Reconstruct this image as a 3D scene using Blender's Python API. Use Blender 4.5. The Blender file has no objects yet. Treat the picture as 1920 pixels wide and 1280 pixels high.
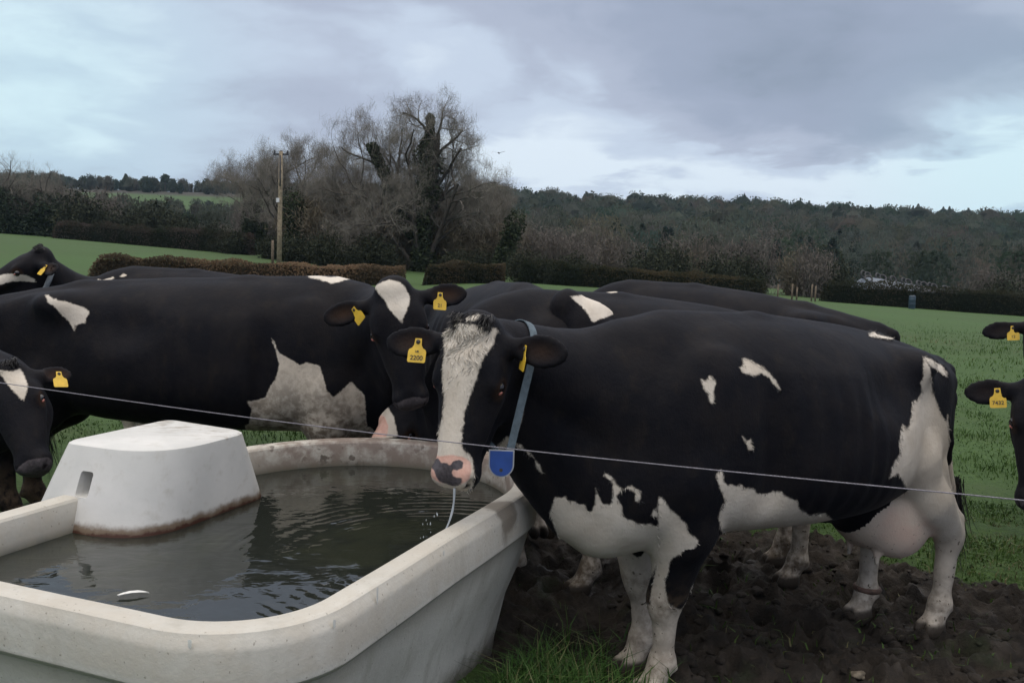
import bpy, math, random
import numpy as np
from mathutils import Vector, Matrix

C = bpy.context.scene
COL = C.collection
# ------------------------------------------------------------------ camera
PITCH, ROLL, EYE = math.radians(5.35), math.radians(1.4), 1.6
_r0 = np.array([1, 0, 0.]); FW = np.array([0, math.cos(PITCH), -math.sin(PITCH)]); _u0 = np.array([0, math.sin(PITCH), math.cos(PITCH)])
RT = math.cos(ROLL) * _r0 + math.sin(ROLL) * _u0
UP = -math.sin(ROLL) * _r0 + math.cos(ROLL) * _u0
CP = np.array([0, 0, EYE])
cam_data = bpy.data.cameras.new("camera"); cam = bpy.data.objects.new("camera", cam_data); COL.objects.link(cam)
cam.matrix_world = Matrix(((RT[0], UP[0], -FW[0], 0), (RT[1], UP[1], -FW[1], 0), (RT[2], UP[2], -FW[2], EYE), (0, 0, 0, 1)))
cam_data.sensor_width = 36.0; cam_data.lens = 32.0; cam_data.clip_start = 0.05; cam_data.clip_end = 6000
C.camera = cam

def ray(px, py):
    return FW + (px - 960) / 1707. * RT - (py - 640) / 1707. * UP
def at(px, py, Y):                      # a point of the place at depth Y
    d = ray(px, py); return CP + d * (Y / d[1])

# ------------------------------------------------------------------ light
C.view_settings.view_transform = 'Standard'; C.view_settings.look = 'None'
C.view_settings.exposure = 0.0; C.view_settings.gamma = 1.0
SUN_EL, SUN_AZ = math.radians(58), math.radians(-150)     # soft, from behind the camera on the left
sun_d = bpy.data.lights.new("sun", 'SUN'); sun_d.energy = 0.55; sun_d.angle = math.radians(40); sun_d.color = (1.0, 0.96, 0.9)
sun = bpy.data.objects.new("sun", sun_d); COL.objects.link(sun)
_sd = Vector((math.sin(SUN_AZ) * math.cos(SUN_EL), math.cos(SUN_AZ) * math.cos(SUN_EL), math.sin(SUN_EL)))
sun.rotation_euler = (-_sd).to_track_quat('-Z', 'Y').to_euler()

# ------------------------------------------------------------------ node helpers
class NT:
    def __init__(s, tree): s.t = tree; s.n = tree.nodes; s.l = tree.links
    def node(s, typ, ins=None, **props):
        n = s.n.new(typ)
        for k, v in props.items(): setattr(n, k, v)
        for k, v in (ins or {}).items(): s.put(n.inputs[k], v)
        return n
    def put(s, sock, v):
        if isinstance(v, bpy.types.NodeSocket): s.l.new(v, sock)
        else:
            try: sock.default_value = v
            except Exception: sock.default_value = tuple(v) + (1,)
    def m(s, op, a, b=0.0, c=None, clamp=False):
        n = s.n.new('ShaderNodeMath'); n.operation = op; n.use_clamp = clamp
        s.put(n.inputs[0], a); s.put(n.inputs[1], b)
        if c is not None: s.put(n.inputs[2], c)
        return n.outputs[0]
    def vm(s, op, a, b=None, out=0):
        n = s.n.new('ShaderNodeVectorMath'); n.operation = op; s.put(n.inputs[0], a)
        if b is not None: s.put(n.inputs[1], b)
        return n.outputs[out]
    def mix(s, f, a, b, mode='MIX'):
        n = s.n.new('ShaderNodeMix'); n.data_type = 'RGBA'; n.blend_type = mode; n.clamp_factor = True
        s.put(n.inputs[0], f)
        for i, v in ((6, a), (7, b)):
            if not isinstance(v, bpy.types.NodeSocket): v = tuple(v)[:3] + (1,)
            s.put(n.inputs[i], v)
        return n.outputs[2]
    def noise(s, vec, scale, detail=4, rough=0.55, dist=0.0, out=0):
        n = s.n.new('ShaderNodeTexNoise'); s.put(n.inputs['Scale'], scale); s.put(n.inputs['Detail'], detail)
        s.put(n.inputs['Roughness'], rough); s.put(n.inputs['Distortion'], dist)
        if vec is not None: s.l.new(vec, n.inputs['Vector'])
        return n.outputs[out]
    def step(s, x, lo, hi):
        n = s.n.new('ShaderNodeMapRange'); n.interpolation_type = 'SMOOTHSTEP'; n.clamp = True
        s.put(n.inputs[0], x); s.put(n.inputs[1], lo); s.put(n.inputs[2], hi); n.inputs[3].default_value = 0; n.inputs[4].default_value = 1
        return n.outputs[0]
    def attr(s, name, out='Fac'):
        n = s.n.new('ShaderNodeAttribute'); n.attribute_name = name; return n.outputs[out]
    def obj(s): return s.n.new('ShaderNodeTexCoord').outputs['Object']
    def pos(s): return s.n.new('ShaderNodeNewGeometry').outputs['Position']
    def scale(s, vec, v):
        n = s.n.new('ShaderNodeMapping'); n.inputs['Scale'].default_value = v; s.l.new(vec, n.inputs[0]); return n.outputs[0]
    def bump(s, h, strength=0.3, dist=0.01, normal=None):
        n = s.n.new('ShaderNodeBump'); n.inputs['Strength'].default_value = strength; n.inputs['Distance'].default_value = dist
        s.l.new(h, n.inputs['Height'])
        if normal is not None: s.l.new(normal, n.inputs['Normal'])
        return n.outputs[0]

def material(name, build, **kw):
    m = bpy.data.materials.new(name); m.use_nodes = True
    nt = NT(m.node_tree); b = m.node_tree.nodes['Principled BSDF']
    for k, v in kw.items(): b.inputs[k].default_value = v
    if build: build(nt, b)
    return m
def plain(name, col, rough=0.6, var=0.25, scale=8.0, bump=0.0, **kw):
    def f(nt, b):
        o = nt.obj(); n = nt.noise(o, scale, 5)
        nt.put(b.inputs['Base Color'], nt.mix(nt.step(n, .3, .7), [c * (1 - var) for c in col], [min(1, c * (1 + var)) for c in col]))
        b.inputs['Roughness'].default_value = rough
        if bump: nt.put(b.inputs['Normal'], nt.bump(nt.noise(o, scale * 6, 4), bump, .01))
    return material(name, f, **kw)

# ------------------------------------------------------------------ world: Nishita behind a broken grey overcast
world = bpy.data.worlds.new("World"); C.world = world; world.use_nodes = True
def build_world():
    w = NT(world.node_tree); world.node_tree.nodes.clear()
    out = w.node('ShaderNodeOutputWorld')
    sky = w.node('ShaderNodeTexSky'); sky.sky_type = 'NISHITA'; sky.sun_disc = False
    sky.sun_elevation = SUN_EL; sky.sun_rotation = SUN_AZ; sky.air_density = 1.0; sky.dust_density = 2.0
    bg1 = w.node('ShaderNodeBackground', {'Color': sky.outputs[0], 'Strength': 0.10})
    g = w.node('ShaderNodeTexCoord').outputs['Generated']
    d = w.vm('NORMALIZE', g)
    sep = w.node('ShaderNodeSeparateXYZ', {0: d})
    z = w.m('MAXIMUM', sep.outputs[2], 0.0)
    den = w.m('ADD', z, 0.22)
    plane = w.node('ShaderNodeCombineXYZ', {0: w.m('DIVIDE', sep.outputs[0], den), 1: w.m('DIVIDE', sep.outputs[1], den), 2: 0.0}).outputs[0]
    warp = w.vm('SCALE', w.vm('SUBTRACT', w.noise(plane, 1.4, 4, .55, out=1), (.5, .5, .5)))
    warp.node.inputs['Scale'].default_value = 0.55
    pl = w.vm('ADD', plane, warp)
    n1 = w.noise(pl, 1.25, 6, .52); n2 = w.noise(pl, 3.2, 6, .55)
    dn = w.vm('ADD', d, w.vm('MULTIPLY', w.vm('SUBTRACT', w.noise(pl, 1.9, 6, .55, out=1), (.5, .5, .5)), (.20, .20, .13)))
    tot = None
    # banks of cloud and breaks between them, as directions in the sky
    for (px, py, rx, rz, amp) in SKY_BLOBS:
        c = ray(px, py); c = c / np.linalg.norm(c)
        df = w.vm('MULTIPLY', w.vm('SUBTRACT', dn, tuple(c)), (1 / rx, 1 / rx, 1 / rz))
        q = w.vm('DOT_PRODUCT', df, df, out=1)
        e = w.m('MULTIPLY', w.m('EXPONENT', w.m('MULTIPLY', q, -1.0)), amp)
        tot = e if tot is None else w.m('ADD', tot, e)
    v = w.m('ADD', tot, w.m('MULTIPLY', w.m('SUBTRACT', n1, .5), .75))
    v = w.m('ADD', v, w.m('MULTIPLY', w.m('SUBTRACT', n2, .5), .35))
    v = w.m('ADD', v, 0.52)
    ramp = w.node('ShaderNodeValToRGB', {0: v}); cr = ramp.color_ramp; cr.interpolation = 'EASE'
    cr.elements[0].position = 0.0; cr.elements[0].color = (.27, .325, .42, 1)
    cr.elements[1].position = 1.0; cr.elements[1].color = (.80, .90, 1.0, 1)
    for p, c in ((.30, (.36, .415, .54, 1)), (.52, (.465, .52, .65, 1)), (.75, (.61, .70, .84, 1))):
        e = cr.elements.new(p); e.color = c
    # an overcast sky is brightest overhead
    over = w.m('MULTIPLY_ADD', w.step(z, .34, .90), 3.0, 1.0)
    colr = w.vm('SCALE', ramp.outputs[0]); ramp_scale = colr.node; w.l.new(over, ramp_scale.inputs['Scale'])
    tint = None
    for (px, py, r0) in ((40, 170, .30), (1905, 320, .22)):
        c = ray(px, py); c = c / np.linalg.norm(c); q = w.vm('LENGTH', w.vm('SUBTRACT', d, tuple(c)), out=1); e = w.step(q, r0, .0); tint = e if tint is None else w.m('ADD', tint, e)
    colr = w.mix(w.m('MULTIPLY', tint, .58), colr, w.mix(1.0, colr, (.84, 1.06, 1.0), 'MULTIPLY'))
    warm = w.mix(w.step(z, .36, .9), colr, w.mix(1.0, colr, (1.20, 1.0, .74), 'MULTIPLY'))
    bg2 = w.node('ShaderNodeBackground', {'Color': warm, 'Strength': 1.0})
    mx = w.node('ShaderNodeMixShader', {0: 0.94}); w.l.new(bg1.outputs[0], mx.inputs[1]); w.l.new(bg2.outputs[0], mx.inputs[2])
    w.l.new(mx.outputs[0], out.inputs[0])
SKY_BLOBS = [(820, 105, .085, .035, .42), (1080, 235, .13, .045, .42), (1010, 320, .22, .030, .48), (60, 190, .22, .09, .40),
             (1890, 320, .10, .055, .75), (1600, 345, .24, .024, .40), (1500, 120, .26, .075, -.36), (1700, 265, .12, .035, -.24),
             (330, 250, .26, .07, -.10), (560, 150, .16, .04, .02), (620, 60, .25, .03, .05), (1350, 30, .2, .04, -.05), (250, 90, .12, .04, .12)]
build_world()

# ------------------------------------------------------------------ mesh helpers
def link(name, me, mat=None, parent=None):
    o = bpy.data.objects.new(name, me); COL.objects.link(o)
    if mat is not None and me is not None and not me.materials: me.materials.append(mat)
    if parent is not None: o.parent = parent
    return o
def np_mesh(name, V, F, smooth=False):
    V = np.asarray(V, np.float32); me = bpy.data.meshes.new(name)
    groups = F if isinstance(F, list) else [F]
    groups = [np.asarray(g, np.int32) for g in groups if len(g)]
    me.vertices.add(len(V)); me.vertices.foreach_set('co', V.ravel())
    nl = sum(g.size for g in groups); nf = sum(len(g) for g in groups)
    me.loops.add(nl); me.polygons.add(nf)
    me.loops.foreach_set('vertex_index', np.concatenate([g.ravel() for g in groups]))
    tot = np.concatenate([np.full(len(g), g.shape[1], np.int32) for g in groups])
    me.polygons.foreach_set('loop_start', np.concatenate([[0], np.cumsum(tot)[:-1]]).astype(np.int32))
    me.polygons.foreach_set('loop_total', tot)
    me.polygons.foreach_set('use_smooth', np.full(nf, smooth))
    me.update(calc_edges=True); me.validate()
    return me
def set_attr(me, name, arr):
    a = me.attributes.new(name, 'FLOAT', 'POINT'); a.data.foreach_set('value', np.asarray(arr, np.float32))
def set_color(me, name, arr):
    a = me.attributes.new(name, 'FLOAT_COLOR', 'POINT')
    arr = np.asarray(arr, np.float32); arr = np.concatenate([arr, np.ones((len(arr), 1), np.float32)], 1)
    a.data.foreach_set('color', arr.ravel())
class MB:                                # collects tubes, boxes and quads for ONE mesh
    def __init__(s): s.V = []; s.Q = []; s.T = []; s.n = 0
    def add(s, V, Q=None, T=None):
        V = np.asarray(V, float).reshape(-1, 3)
        if Q is not None and len(Q): s.Q.append(np.asarray(Q, int).reshape(-1, 4) + s.n)
        if T is not None and len(T): s.T.append(np.asarray(T, int).reshape(-1, 3) + s.n)
        s.V.append(V); s.n += len(V)
    def tube(s, pts, rad, sides=6, cap=True):
        pts = np.asarray(pts, float); k = len(pts); rad = np.broadcast_to(np.asarray(rad, float), (k,))
        tg = np.gradient(pts, axis=0); tg /= np.linalg.norm(tg, axis=1)[:, None] + 1e-12
        ref = np.array([0, 0, 1.]) if abs(tg[0][2]) < .9 else np.array([1., 0, 0])
        u = np.cross(tg, ref); u /= np.linalg.norm(u, axis=1)[:, None] + 1e-12; v = np.cross(tg, u)
        a = np.arange(sides) * 2 * math.pi / sides
        V = (pts[:, None] + rad[:, None, None] * (np.cos(a)[None, :, None] * u[:, None] + np.sin(a)[None, :, None] * v[:, None])).reshape(-1, 3)
        i = np.arange(k - 1)[:, None] * sides; j = np.arange(sides)[None]; j2 = (j + 1) % sides
        Q = np.stack([i + j, i + j2, i + sides + j2, i + sides + j], -1).reshape(-1, 4)
        T = []
        if cap:
            V = np.concatenate([V, pts[:1], pts[-1:]]); c0 = k * sides
            for q in range(sides):
                T.append((c0, (q + 1) % sides, q)); T.append((c0 + 1, (k - 1) * sides + q, (k - 1) * sides + (q + 1) % sides))
        s.add(V, Q, T)
    def box(s, c, size, R=None):
        b = np.array([(x, y, z) for x in (-.5, .5) for y in (-.5, .5) for z in (-.5, .5)]) * np.asarray(size, float)
        if R is not None: b = b @ np.asarray(R, float).T
        s.add(b + np.asarray(c, float), [(0, 1, 3, 2), (4, 6, 7, 5), (0, 4, 5, 1), (2, 3, 7, 6), (0, 2, 6, 4), (1, 5, 7, 3)])
    def build(s, name, mat, parent=None, smooth=False):
        V = np.concatenate(s.V); F = []
        if s.Q: F.append(np.concatenate(s.Q))
        if s.T: F.append(np.concatenate(s.T))
        return link(name, np_mesh(name, V, F, smooth), mat, parent)
def tag(o, label=None, cat=None, group=None, kind=None):
    for k, v in (('label', label), ('category', cat), ('group', group), ('kind', kind)):
        if v: o[k] = v
    return o
def empty(name, loc, label=None, cat=None, group=None):
    o = bpy.data.objects.new(name, None); COL.objects.link(o); o.location = loc; return tag(o, label, cat, group)
def sm(x, a, b):
    t = np.clip((np.asarray(x, float) - a) / (b - a), 0, 1); return t * t * (3 - 2 * t)
RNG = np.random.default_rng(7)
def vnoise(P, scale, seed=0, octaves=3):             # smooth value noise in numpy
    P = np.asarray(P, float) * scale; tot = np.zeros(len(P)); amp = 1.0; dim = P.shape[1]
    for o in range(octaves):
        q = np.floor(P).astype(np.int64); f = P - q; f = f * f * (3 - 2 * f); acc = np.zeros(len(P))
        for c in range(2 ** dim):
            w = np.ones(len(P)); hsh = np.full(len(P), seed * 1013 + o * 7919, np.int64)
            for k in range(dim):
                b = (c >> k) & 1; w *= f[:, k] if b else 1 - f[:, k]
                hsh = (hsh * 73856093) ^ ((q[:, k] + b) * (19349663, 83492791, 49979687)[k])
            hsh = (hsh ^ (hsh >> 13)) * 1274126177; hsh = (hsh ^ (hsh >> 16)) & 0xffff
            acc += w * (hsh / 65535.0 - .5)
        tot += amp * acc; amp *= .5; P = P * 2.03 + 17.7
    return tot

# ------------------------------------------------------------------ the ground: one sheet, flat by the trough, falling to the right, hills behind
def terrain(x, y):
    x = np.asarray(x, float); y = np.asarray(y, float)
    z = -.05 * np.clip(x, -260, 260) * sm(y, 6, 40)
    z = z - .95 * np.exp(-((y - 40) / 13.) ** 2) * sm(-x, -2, 10)
    z = z - .105 * sm(x, -.3, .5) * (1 - sm(y, 7, 12))
    hill = sm(y, 125, 430)
    z = z + (20.5 + 5 * sm(-x / np.maximum(y, 60), -.12, .12) - 9 * np.clip(x / np.maximum(y, 60) - .25, 0, .4)) * hill + .05 * np.clip(x, -260, 260) * sm(y, 150, 330) * .9
    z = z + 2.2 * vnoise(np.stack([x, y], -1).reshape(-1, 2), .009, 5, 2).reshape(x.shape) * sm(y, 150, 300)
    z = z - 10 * sm(y, 460, 900)
    z = z + .05 * vnoise(np.stack([x, y], -1).reshape(-1, 2), .6, 3, 3).reshape(x.shape) * sm(y, 5, 9)
    return z
def mudmask(x, y):                                  # trodden ground round the trough, grass beyond
    p = np.stack([x, y], -1)
    n = vnoise(p, 1.5, 11, 4) * .95
    edge = np.interp(x, [-6, -1.6, 0, 1.2, 2.1, 2.6, 3.4, 6], [4.9, 5.3, 6.0, 6.1, 5.2, 4.5, 4.0, 3.2])
    m = sm(edge - y + n, -.35, .35)
    m = m * np.maximum(sm(x + .1 + n * .3, -.25, .2), sm(y, 4.0, 4.4) * sm(x, -3.2, -2.4))            # grass on the near side of the trough
    tuft = np.exp(-(((x - .18) / .36) ** 2 + ((y - 3.10) / .55) ** 2))
    return np.clip(m * (1 - sm(tuft, .35, .65)), 0, 1)
def build_ground():
    def lines(a, lo, hi, b, step, grow):
        c = list(np.arange(lo, hi + 1e-6, step)); s = step
        while c[-1] < b: s *= grow; c.append(c[-1] + s)
        s = step; pre = []
        p = lo
        while p > a: s *= grow; p -= s; pre.append(p)
        return np.array(pre[::-1] + c)
    xs = lines(-760, -.2, 3.4, 760, .02, 1.09); ys = lines(-60, 2.4, 5.6, 1250, .02, 1.045)
    X, Y = np.meshgrid(xs, ys, indexing='ij'); x, y = X.ravel(), Y.ravel(); p = np.stack([x, y], -1)
    mud = mudmask(x, y); z = terrain(x, y)
    near = (1 - sm(y, 6, 8)) * sm(y, 1.5, 2.2) * (1 - sm(np.abs(x - 1.5), 2.5, 4))
    clod = vnoise(p, 4.5, 21, 2) * .085 + np.abs(vnoise(p, 13., 22, 3)) * .085 + np.abs(vnoise(p, 34., 23, 2)) * .030
    z = z + near * (mud * (clod - .03) + (1 - mud) * vnoise(p, 4., 24, 3) * .03)
    rp = np.random.default_rng(31); sel = np.where((near > .2) & (mud > .3))[0]            # hoof prints
    for c in rp.choice(sel, 420):
        q = np.where((np.abs(x - x[c]) < .16) & (np.abs(y - y[c]) < .16))[0]; d = np.hypot(x[q] - x[c], (y[q] - y[c]) * (1 + .3 * rp.random())); r0 = .035 + .03 * rp.random()
        z[q] += near[q] * mud[q] * (-.055 * np.exp(-(d / r0) ** 4) + .022 * np.exp(-((d - r0 * 1.6) / .022) ** 2)) * (.4 + .9 * rp.random())
    nx, ny = X.shape; i = np.arange(nx - 1)[:, None] * ny; j = np.arange(ny - 1)[None]
    Q = np.stack([i + j, i + ny + j, i + ny + j + 1, i + j + 1], -1).reshape(-1, 4)
    me = np_mesh('ground', np.stack([x, y, z], -1), Q, True)
    global GV, GQ
    P3 = np.stack([x, y, z], -1); kq = (x[Q[:, 0]] > -.3) & (x[Q[:, 0]] < 5) & (y[Q[:, 0]] > 2.2) & (y[Q[:, 0]] < 6.6); u_, inv = np.unique(Q[kq], return_inverse=True); GV = P3[u_]; GQ = inv.reshape(-1, 4)
    set_attr(me, 'mud', mud * (1 - sm(y, 8, 12)))
    u = x / np.maximum(y, 1)
    field = sm(y, 225, 240) * (1 - sm(y, 335, 350)) * (1 - sm(u, -.27, -.24)) * sm(u, -.50, -.47)
    lit = sm(y, 106, 118) * (1 - field) * (1 - .0 * u)
    set_attr(me, 'litter', lit)
    def f(nt, b):
        P = nt.pos(); m = nt.attr('mud'); lt = nt.attr('litter')
        n1 = nt.noise(P, 1.1, 6, .6); n2 = nt.noise(P, 26, 5, .6); n3 = nt.noise(P, .07, 4); n4 = nt.noise(nt.scale(P, (3, 14, 3)), 2.2, 5, .65)
        g = nt.mix(nt.step(n2, .3, .72), (.024, .052, .010), (.047, .090, .017))
        g = nt.mix(nt.m('MULTIPLY', nt.step(n1, .50, .72), .55), g, (.052, .068, .026))
        g = nt.mix(nt.m('MULTIPLY', nt.step(n4, .56, .75), .5), g, (.030, .052, .020))
        g = nt.mix(nt.m('MULTIPLY', nt.step(n3, .4, .65), .5), g, (.041, .092, .019))
        md = nt.mix(nt.step(nt.noise(P, 9, 6, .65), .3, .7), (.0085, .0065, .005), (.032, .0245, .018))
        md = nt.mix(nt.m('MULTIPLY', nt.step(nt.noise(P, 34, 4), .6, .75), .45), md, (.052, .042, .030))
        md = nt.mix(nt.m('MULTIPLY', nt.step(nt.noise(P, 3.1, 5, .6), .56, .70), .55), md, (.022, .032, .012))
        lit_ = nt.mix(nt.step(nt.noise(P, .2, 5), .35, .65), (.020, .018, .014), (.045, .037, .026))
        col = nt.mix(lt, nt.mix(nt.step(nt.m('ADD', m, nt.m('MULTIPLY', nt.m('SUBTRACT', n2, .5), .6)), .35, .65), g, md), lit_)
        nt.put(b.inputs['Base Color'], col)
        wet = nt.m('MULTIPLY', nt.step(nt.noise(P, 4.5, 4), .5, .7), m)
        nt.put(b.inputs['Roughness'], nt.m('SUBTRACT', .95, nt.m('MULTIPLY', wet, .55)))
        b.inputs['Specular IOR Level'].default_value = .4
        nt.put(b.inputs['Normal'], nt.bump(nt.m('ADD', nt.noise(P, 60, 5, .7), nt.m('MULTIPLY', nt.noise(P, 14, 4), 1.5)), .7, .02))
    o = link('ground', me, material('ground_turf_and_mud', f)); tag(o, kind='structure')
    return o
ground = build_ground()
from mathutils.bvhtree import BVHTree
_gb = None
def gz(x, y):                                        # exact height of the sheet near the trough
    return float(terrain(np.array([x]), np.array([y]))[0])

def blades(n_xy, h, w, lean, seed, zfun, curl=.5):
    r = np.random.default_rng(seed); N = len(n_xy); hh = h * (0.5 + r.random(N)); ww = w * (.6 + .8 * r.random(N))
    a = r.random(N) * 2 * math.pi; la = r.random(N) * 2 * math.pi; ln = lean * r.random(N)
    base = np.stack([n_xy[:, 0], n_xy[:, 1], zfun], -1); side = np.stack([np.cos(a), np.sin(a), a * 0], -1) * ww[:, None]
    off = np.stack([np.cos(la), np.sin(la), la * 0], -1) * (ln * hh)[:, None]
    mid = base + off * .35 + np.stack([a * 0, a * 0, hh * .6], -1)
    tip = base + off * (1 + curl) + np.stack([a * 0, a * 0, hh * (1 - .35 * ln)], -1)
    V = np.stack([base - side, base + side, mid + side * .7, mid - side * .7, tip], 1).reshape(-1, 3)
    k = np.arange(N)[:, None] * 5
    return V, (k + np.array([[0, 1, 2, 3]])), (k + np.array([[3, 2, 4]])), np.repeat(r.random(N), 5)
def grass_mat(name, c0, c1, c2):
    def f(nt, b):
        t = nt.attr('tone'); nt.put(b.inputs['Base Color'], nt.mix(nt.step(t, .8, .97), nt.mix(t, c0, c1), c2)); b.inputs['Roughness'].default_value = .6
        b.inputs['Specular IOR Level'].default_value = .25
    return material(name, f)
def build_grass():
    r = np.random.default_rng(3)
    # long tuft by the side of the trough
    n = 5200; p = np.stack([r.normal(.16, .19, n), r.normal(3.02, .30, n)], -1)
    nn = .924 * p[:, 0] - .382 * p[:, 1]; p = p[(nn > -1.24)]
    V, Q, T, t = blades(p, .15, .0035, 1.0, 4, terrain(p[:, 0], p[:, 1]) - .01)
    me = np_mesh('long_grass', V, [Q, T]); set_attr(me, 'tone', t)
    tag(link('long_grass', me, grass_mat('long_grass_blades', (.018, .052, .010), (.060, .125, .026), (.13, .13, .06))), 'long green grass growing along the foot of the trough', 'grass', kind='stuff')
    # short sward on the right and behind the cows
    P = []
    for (lo, hi, y0, y1, n) in ((.0, 1, 3.0, 6.5, 52000), (0, 1, 6.5, 13, 46000), (0, 1, 13, 46, 46000)):
        y = y0 + (y1 - y0) * r.random(n); x = -1.9 + (y * .64 + 2.2) * r.random(n) if y0 < 6 else y * (-.62 + 1.26 * r.random(n)); P.append(np.stack([x, y], -1))
    x = -3.6 + 2.2 * r.random(14000); y = 2.0 + 3.2 * r.random(14000); q = np.stack([x, y], -1); q = q[(.924 * q[:, 0] - .382 * q[:, 1]) < -2.86]; P.append(q)
    P = np.concatenate(P); m = mudmask(P[:, 0], P[:, 1]); keep = r.random(len(P)) > sm(P[:, 1], 16, 44) + m * .985 - .02 * (P[:, 0] > .9); P = P[keep]
    nn = .924 * P[:, 0] - .382 * P[:, 1]; tt = .382 * P[:, 0] + .924 * P[:, 1]
    P = P[~((nn > -2.84) & (nn < -1.2) & (tt < 4.05))]
    cl = np.clip(vnoise(P, 1.9, 41, 3) * 1.8, -.55, .9); dk = vnoise(P, .55, 43, 3)
    V, Q, T, t = blades(P, .036 * (1 + cl), .004, 1.2, 5, terrain(P[:, 0], P[:, 1]) - .01)
    V = V.reshape(-1, 5, 3); s = np.clip(P[:, 1] / 5.0, 1, 4)[:, None, None]; b0 = V[:, :1].copy(); V = (b0 + (V - b0) * np.concatenate([s ** .5, s ** .5, s ** .3], 2)).reshape(-1, 3)
    me = np_mesh('pasture_grass', V, [Q, T]); set_attr(me, 'tone', np.clip(t * .75 + .12 + np.repeat(np.clip(dk * .6, -.3, .25) - .12 * cl, 5), 0, 1)); 
    tag(link('pasture_grass', me, grass_mat('pasture_blades', (.032, .072, .012), (.060, .112, .020), (.11, .10, .045))), 'short green pasture grass around the muddy ground', 'grass', kind='stuff')
    # clods kicked up in the mud
    n = 2600; x = -.1 + 4.6 * r.random(n); y = 2.5 + 3.9 * r.random(n); m = mudmask(x, y) * ((.924 * x - .382 * y) > -1.2); k = m > .5; x, y = x[k], y[k]; n = len(x)
    import bmesh
    bm = bmesh.new(); bmesh.ops.create_icosphere(bm, subdivisions=2, radius=1); S = np.array([v.co[:] for v in bm.verts]); FT = np.array([[v.index for v in f.verts] for f in bm.faces]); bm.free()
    VV = []; s_ = .008 + .030 * r.random(n) ** 3
    for i in range(n):
        q = S * (1 + .7 * vnoise(S + i * 3.7, 1.5, 3, 2))[:, None] * np.array([1, .6 + .5 * r.random(), .55]) * s_[i]; a = r.random() * 6.28; ca, sa = math.cos(a), math.sin(a); VV.append(np.stack([q[:, 0] * ca - q[:, 1] * sa + x[i], q[:, 0] * sa + q[:, 1] * ca + y[i], q[:, 2]], -1))
    bb = BVHTree.FromPolygons([v.co for v in ground.data.vertices if False] or [tuple(v) for v in GV], [tuple(q) for q in GQ])
    for i in range(n):
        h_ = bb.ray_cast(Vector((x[i], y[i], 2)), Vector((0, 0, -1))); VV[i][:, 2] += (h_[0].z if h_[0] else 0) + s_[i] * .12
    VV = np.concatenate(VV); F = (FT[None] + (np.arange(n) * len(S))[:, None, None]).reshape(-1, 3); me = np_mesh('mud_clods', VV, F, True); set_attr(me, 'mud', np.ones(len(VV))); set_attr(me, 'litter', np.zeros(len(VV)))
    tag(link('mud_clods', me, ground.data.materials[0]), 'dark clods of trodden mud around the cows', 'mud', kind='stuff')
build_grass()
def lump(name, c, size, mat, seed, squash=.6):
    import bmesh
    bm = bmesh.new(); bmesh.ops.create_icosphere(bm, subdivisions=3, radius=1)
    P = np.array([v.co[:] for v in bm.verts]); n = 1 + .55 * vnoise(P, 1.3, seed, 3)
    for v, k in zip(bm.verts, n): v.co = (v.co.x * k * size, v.co.y * k * size * .8, v.co.z * k * size * squash)
    me = bpy.data.meshes.new(name); bm.to_mesh(me); bm.free()
    for f in me.polygons: f.use_smooth = True
    o = link(name, me, mat); o.location = c; o.rotation_euler = (0, 0, seed); return o
M_STONE = plain('field_stone', (.15, .125, .09), .8, .4, 30, .4)
for k, (px, py, Y, s, lb) in enumerate(((1612, 1215, 3.62, .030, 'pale tan stone lying alone in the mud below the hind hooves of the collared cow'),
        (1605, 1068, 4.35, .016, 'small pale stone in the mud behind the banded hind leg'),
        (1045, 1095, 4.0, .016, 'small grey stone in the mud beside the trough wall'),
        (1068, 1182, 3.62, .022, 'broken pale stone lying at the edge of the long grass'))):
    p = at(px, py, Y); tag(lump('stone', (p[0], p[1], gz(p[0], p[1]) + .02), s, M_STONE, 3 + k), lb, 'stone', 'stones trodden into the mud')

# ------------------------------------------------------------------ far vegetation
def tone_mat(name, rough=.85, attr='tint'):
    def f(nt, b):
        c = nt.attr(attr, 'Color'); n = nt.noise(nt.pos(), 1.3, 3)
        nt.put(b.inputs['Base Color'], nt.mix(nt.step(n, .25, .75), nt.mix(1.0, c, (.72, .72, .72), 'MULTIPLY'), c)); b.inputs['Roughness'].default_value = rough
        b.inputs['Specular IOR Level'].default_value = .1
        tr = nt.node('ShaderNodeBsdfTranslucent', {'Color': c}); ms = nt.node('ShaderNodeMixShader', {0: .5}); out = nt.n['Material Output']
        nt.l.new(b.outputs[0], ms.inputs[1]); nt.l.new(tr.outputs[0], ms.inputs[2]); nt.l.new(ms.outputs[0], out.inputs[0])
    return material(name, f)
M_TINT = tone_mat('winter_foliage')
BARK = plain('bark', (.050, .042, .034), .9, .35, 3, .5)
TWIG = plain('bare_twigs', (.155, .14, .118), .9, .25, 2)
IVY = plain('ivy_leaves', (.034, .044, .023), .7, .5, 4, 0, **{'Specular IOR Level': .08})
def slivers(cent, size, aspect, seed, up=.6):
    """many small leaf- or twig-sized faces round the points given"""
    r = np.random.default_rng(seed); N = len(cent); d = r.normal(size=(N, 3)); d[:, 2] = d[:, 2] * (1 + up) + up
    d /= np.linalg.norm(d, axis=1)[:, None]; s = r.normal(size=(N, 3)); s -= (s * d).sum(1)[:, None] * d; s /= np.linalg.norm(s, axis=1)[:, None]
    L = (size * (.6 + .8 * r.random(N)))[:, None]
    V = np.stack([cent - s * L * aspect - d * L * .4, cent + s * L * aspect - d * L * .3, cent + s * L * aspect * .5 + d * L * .6, cent - s * L * aspect * .6 + d * L * .5], 1).reshape(-1, 3)
    return V, np.arange(N * 4).reshape(-1, 4)
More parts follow.
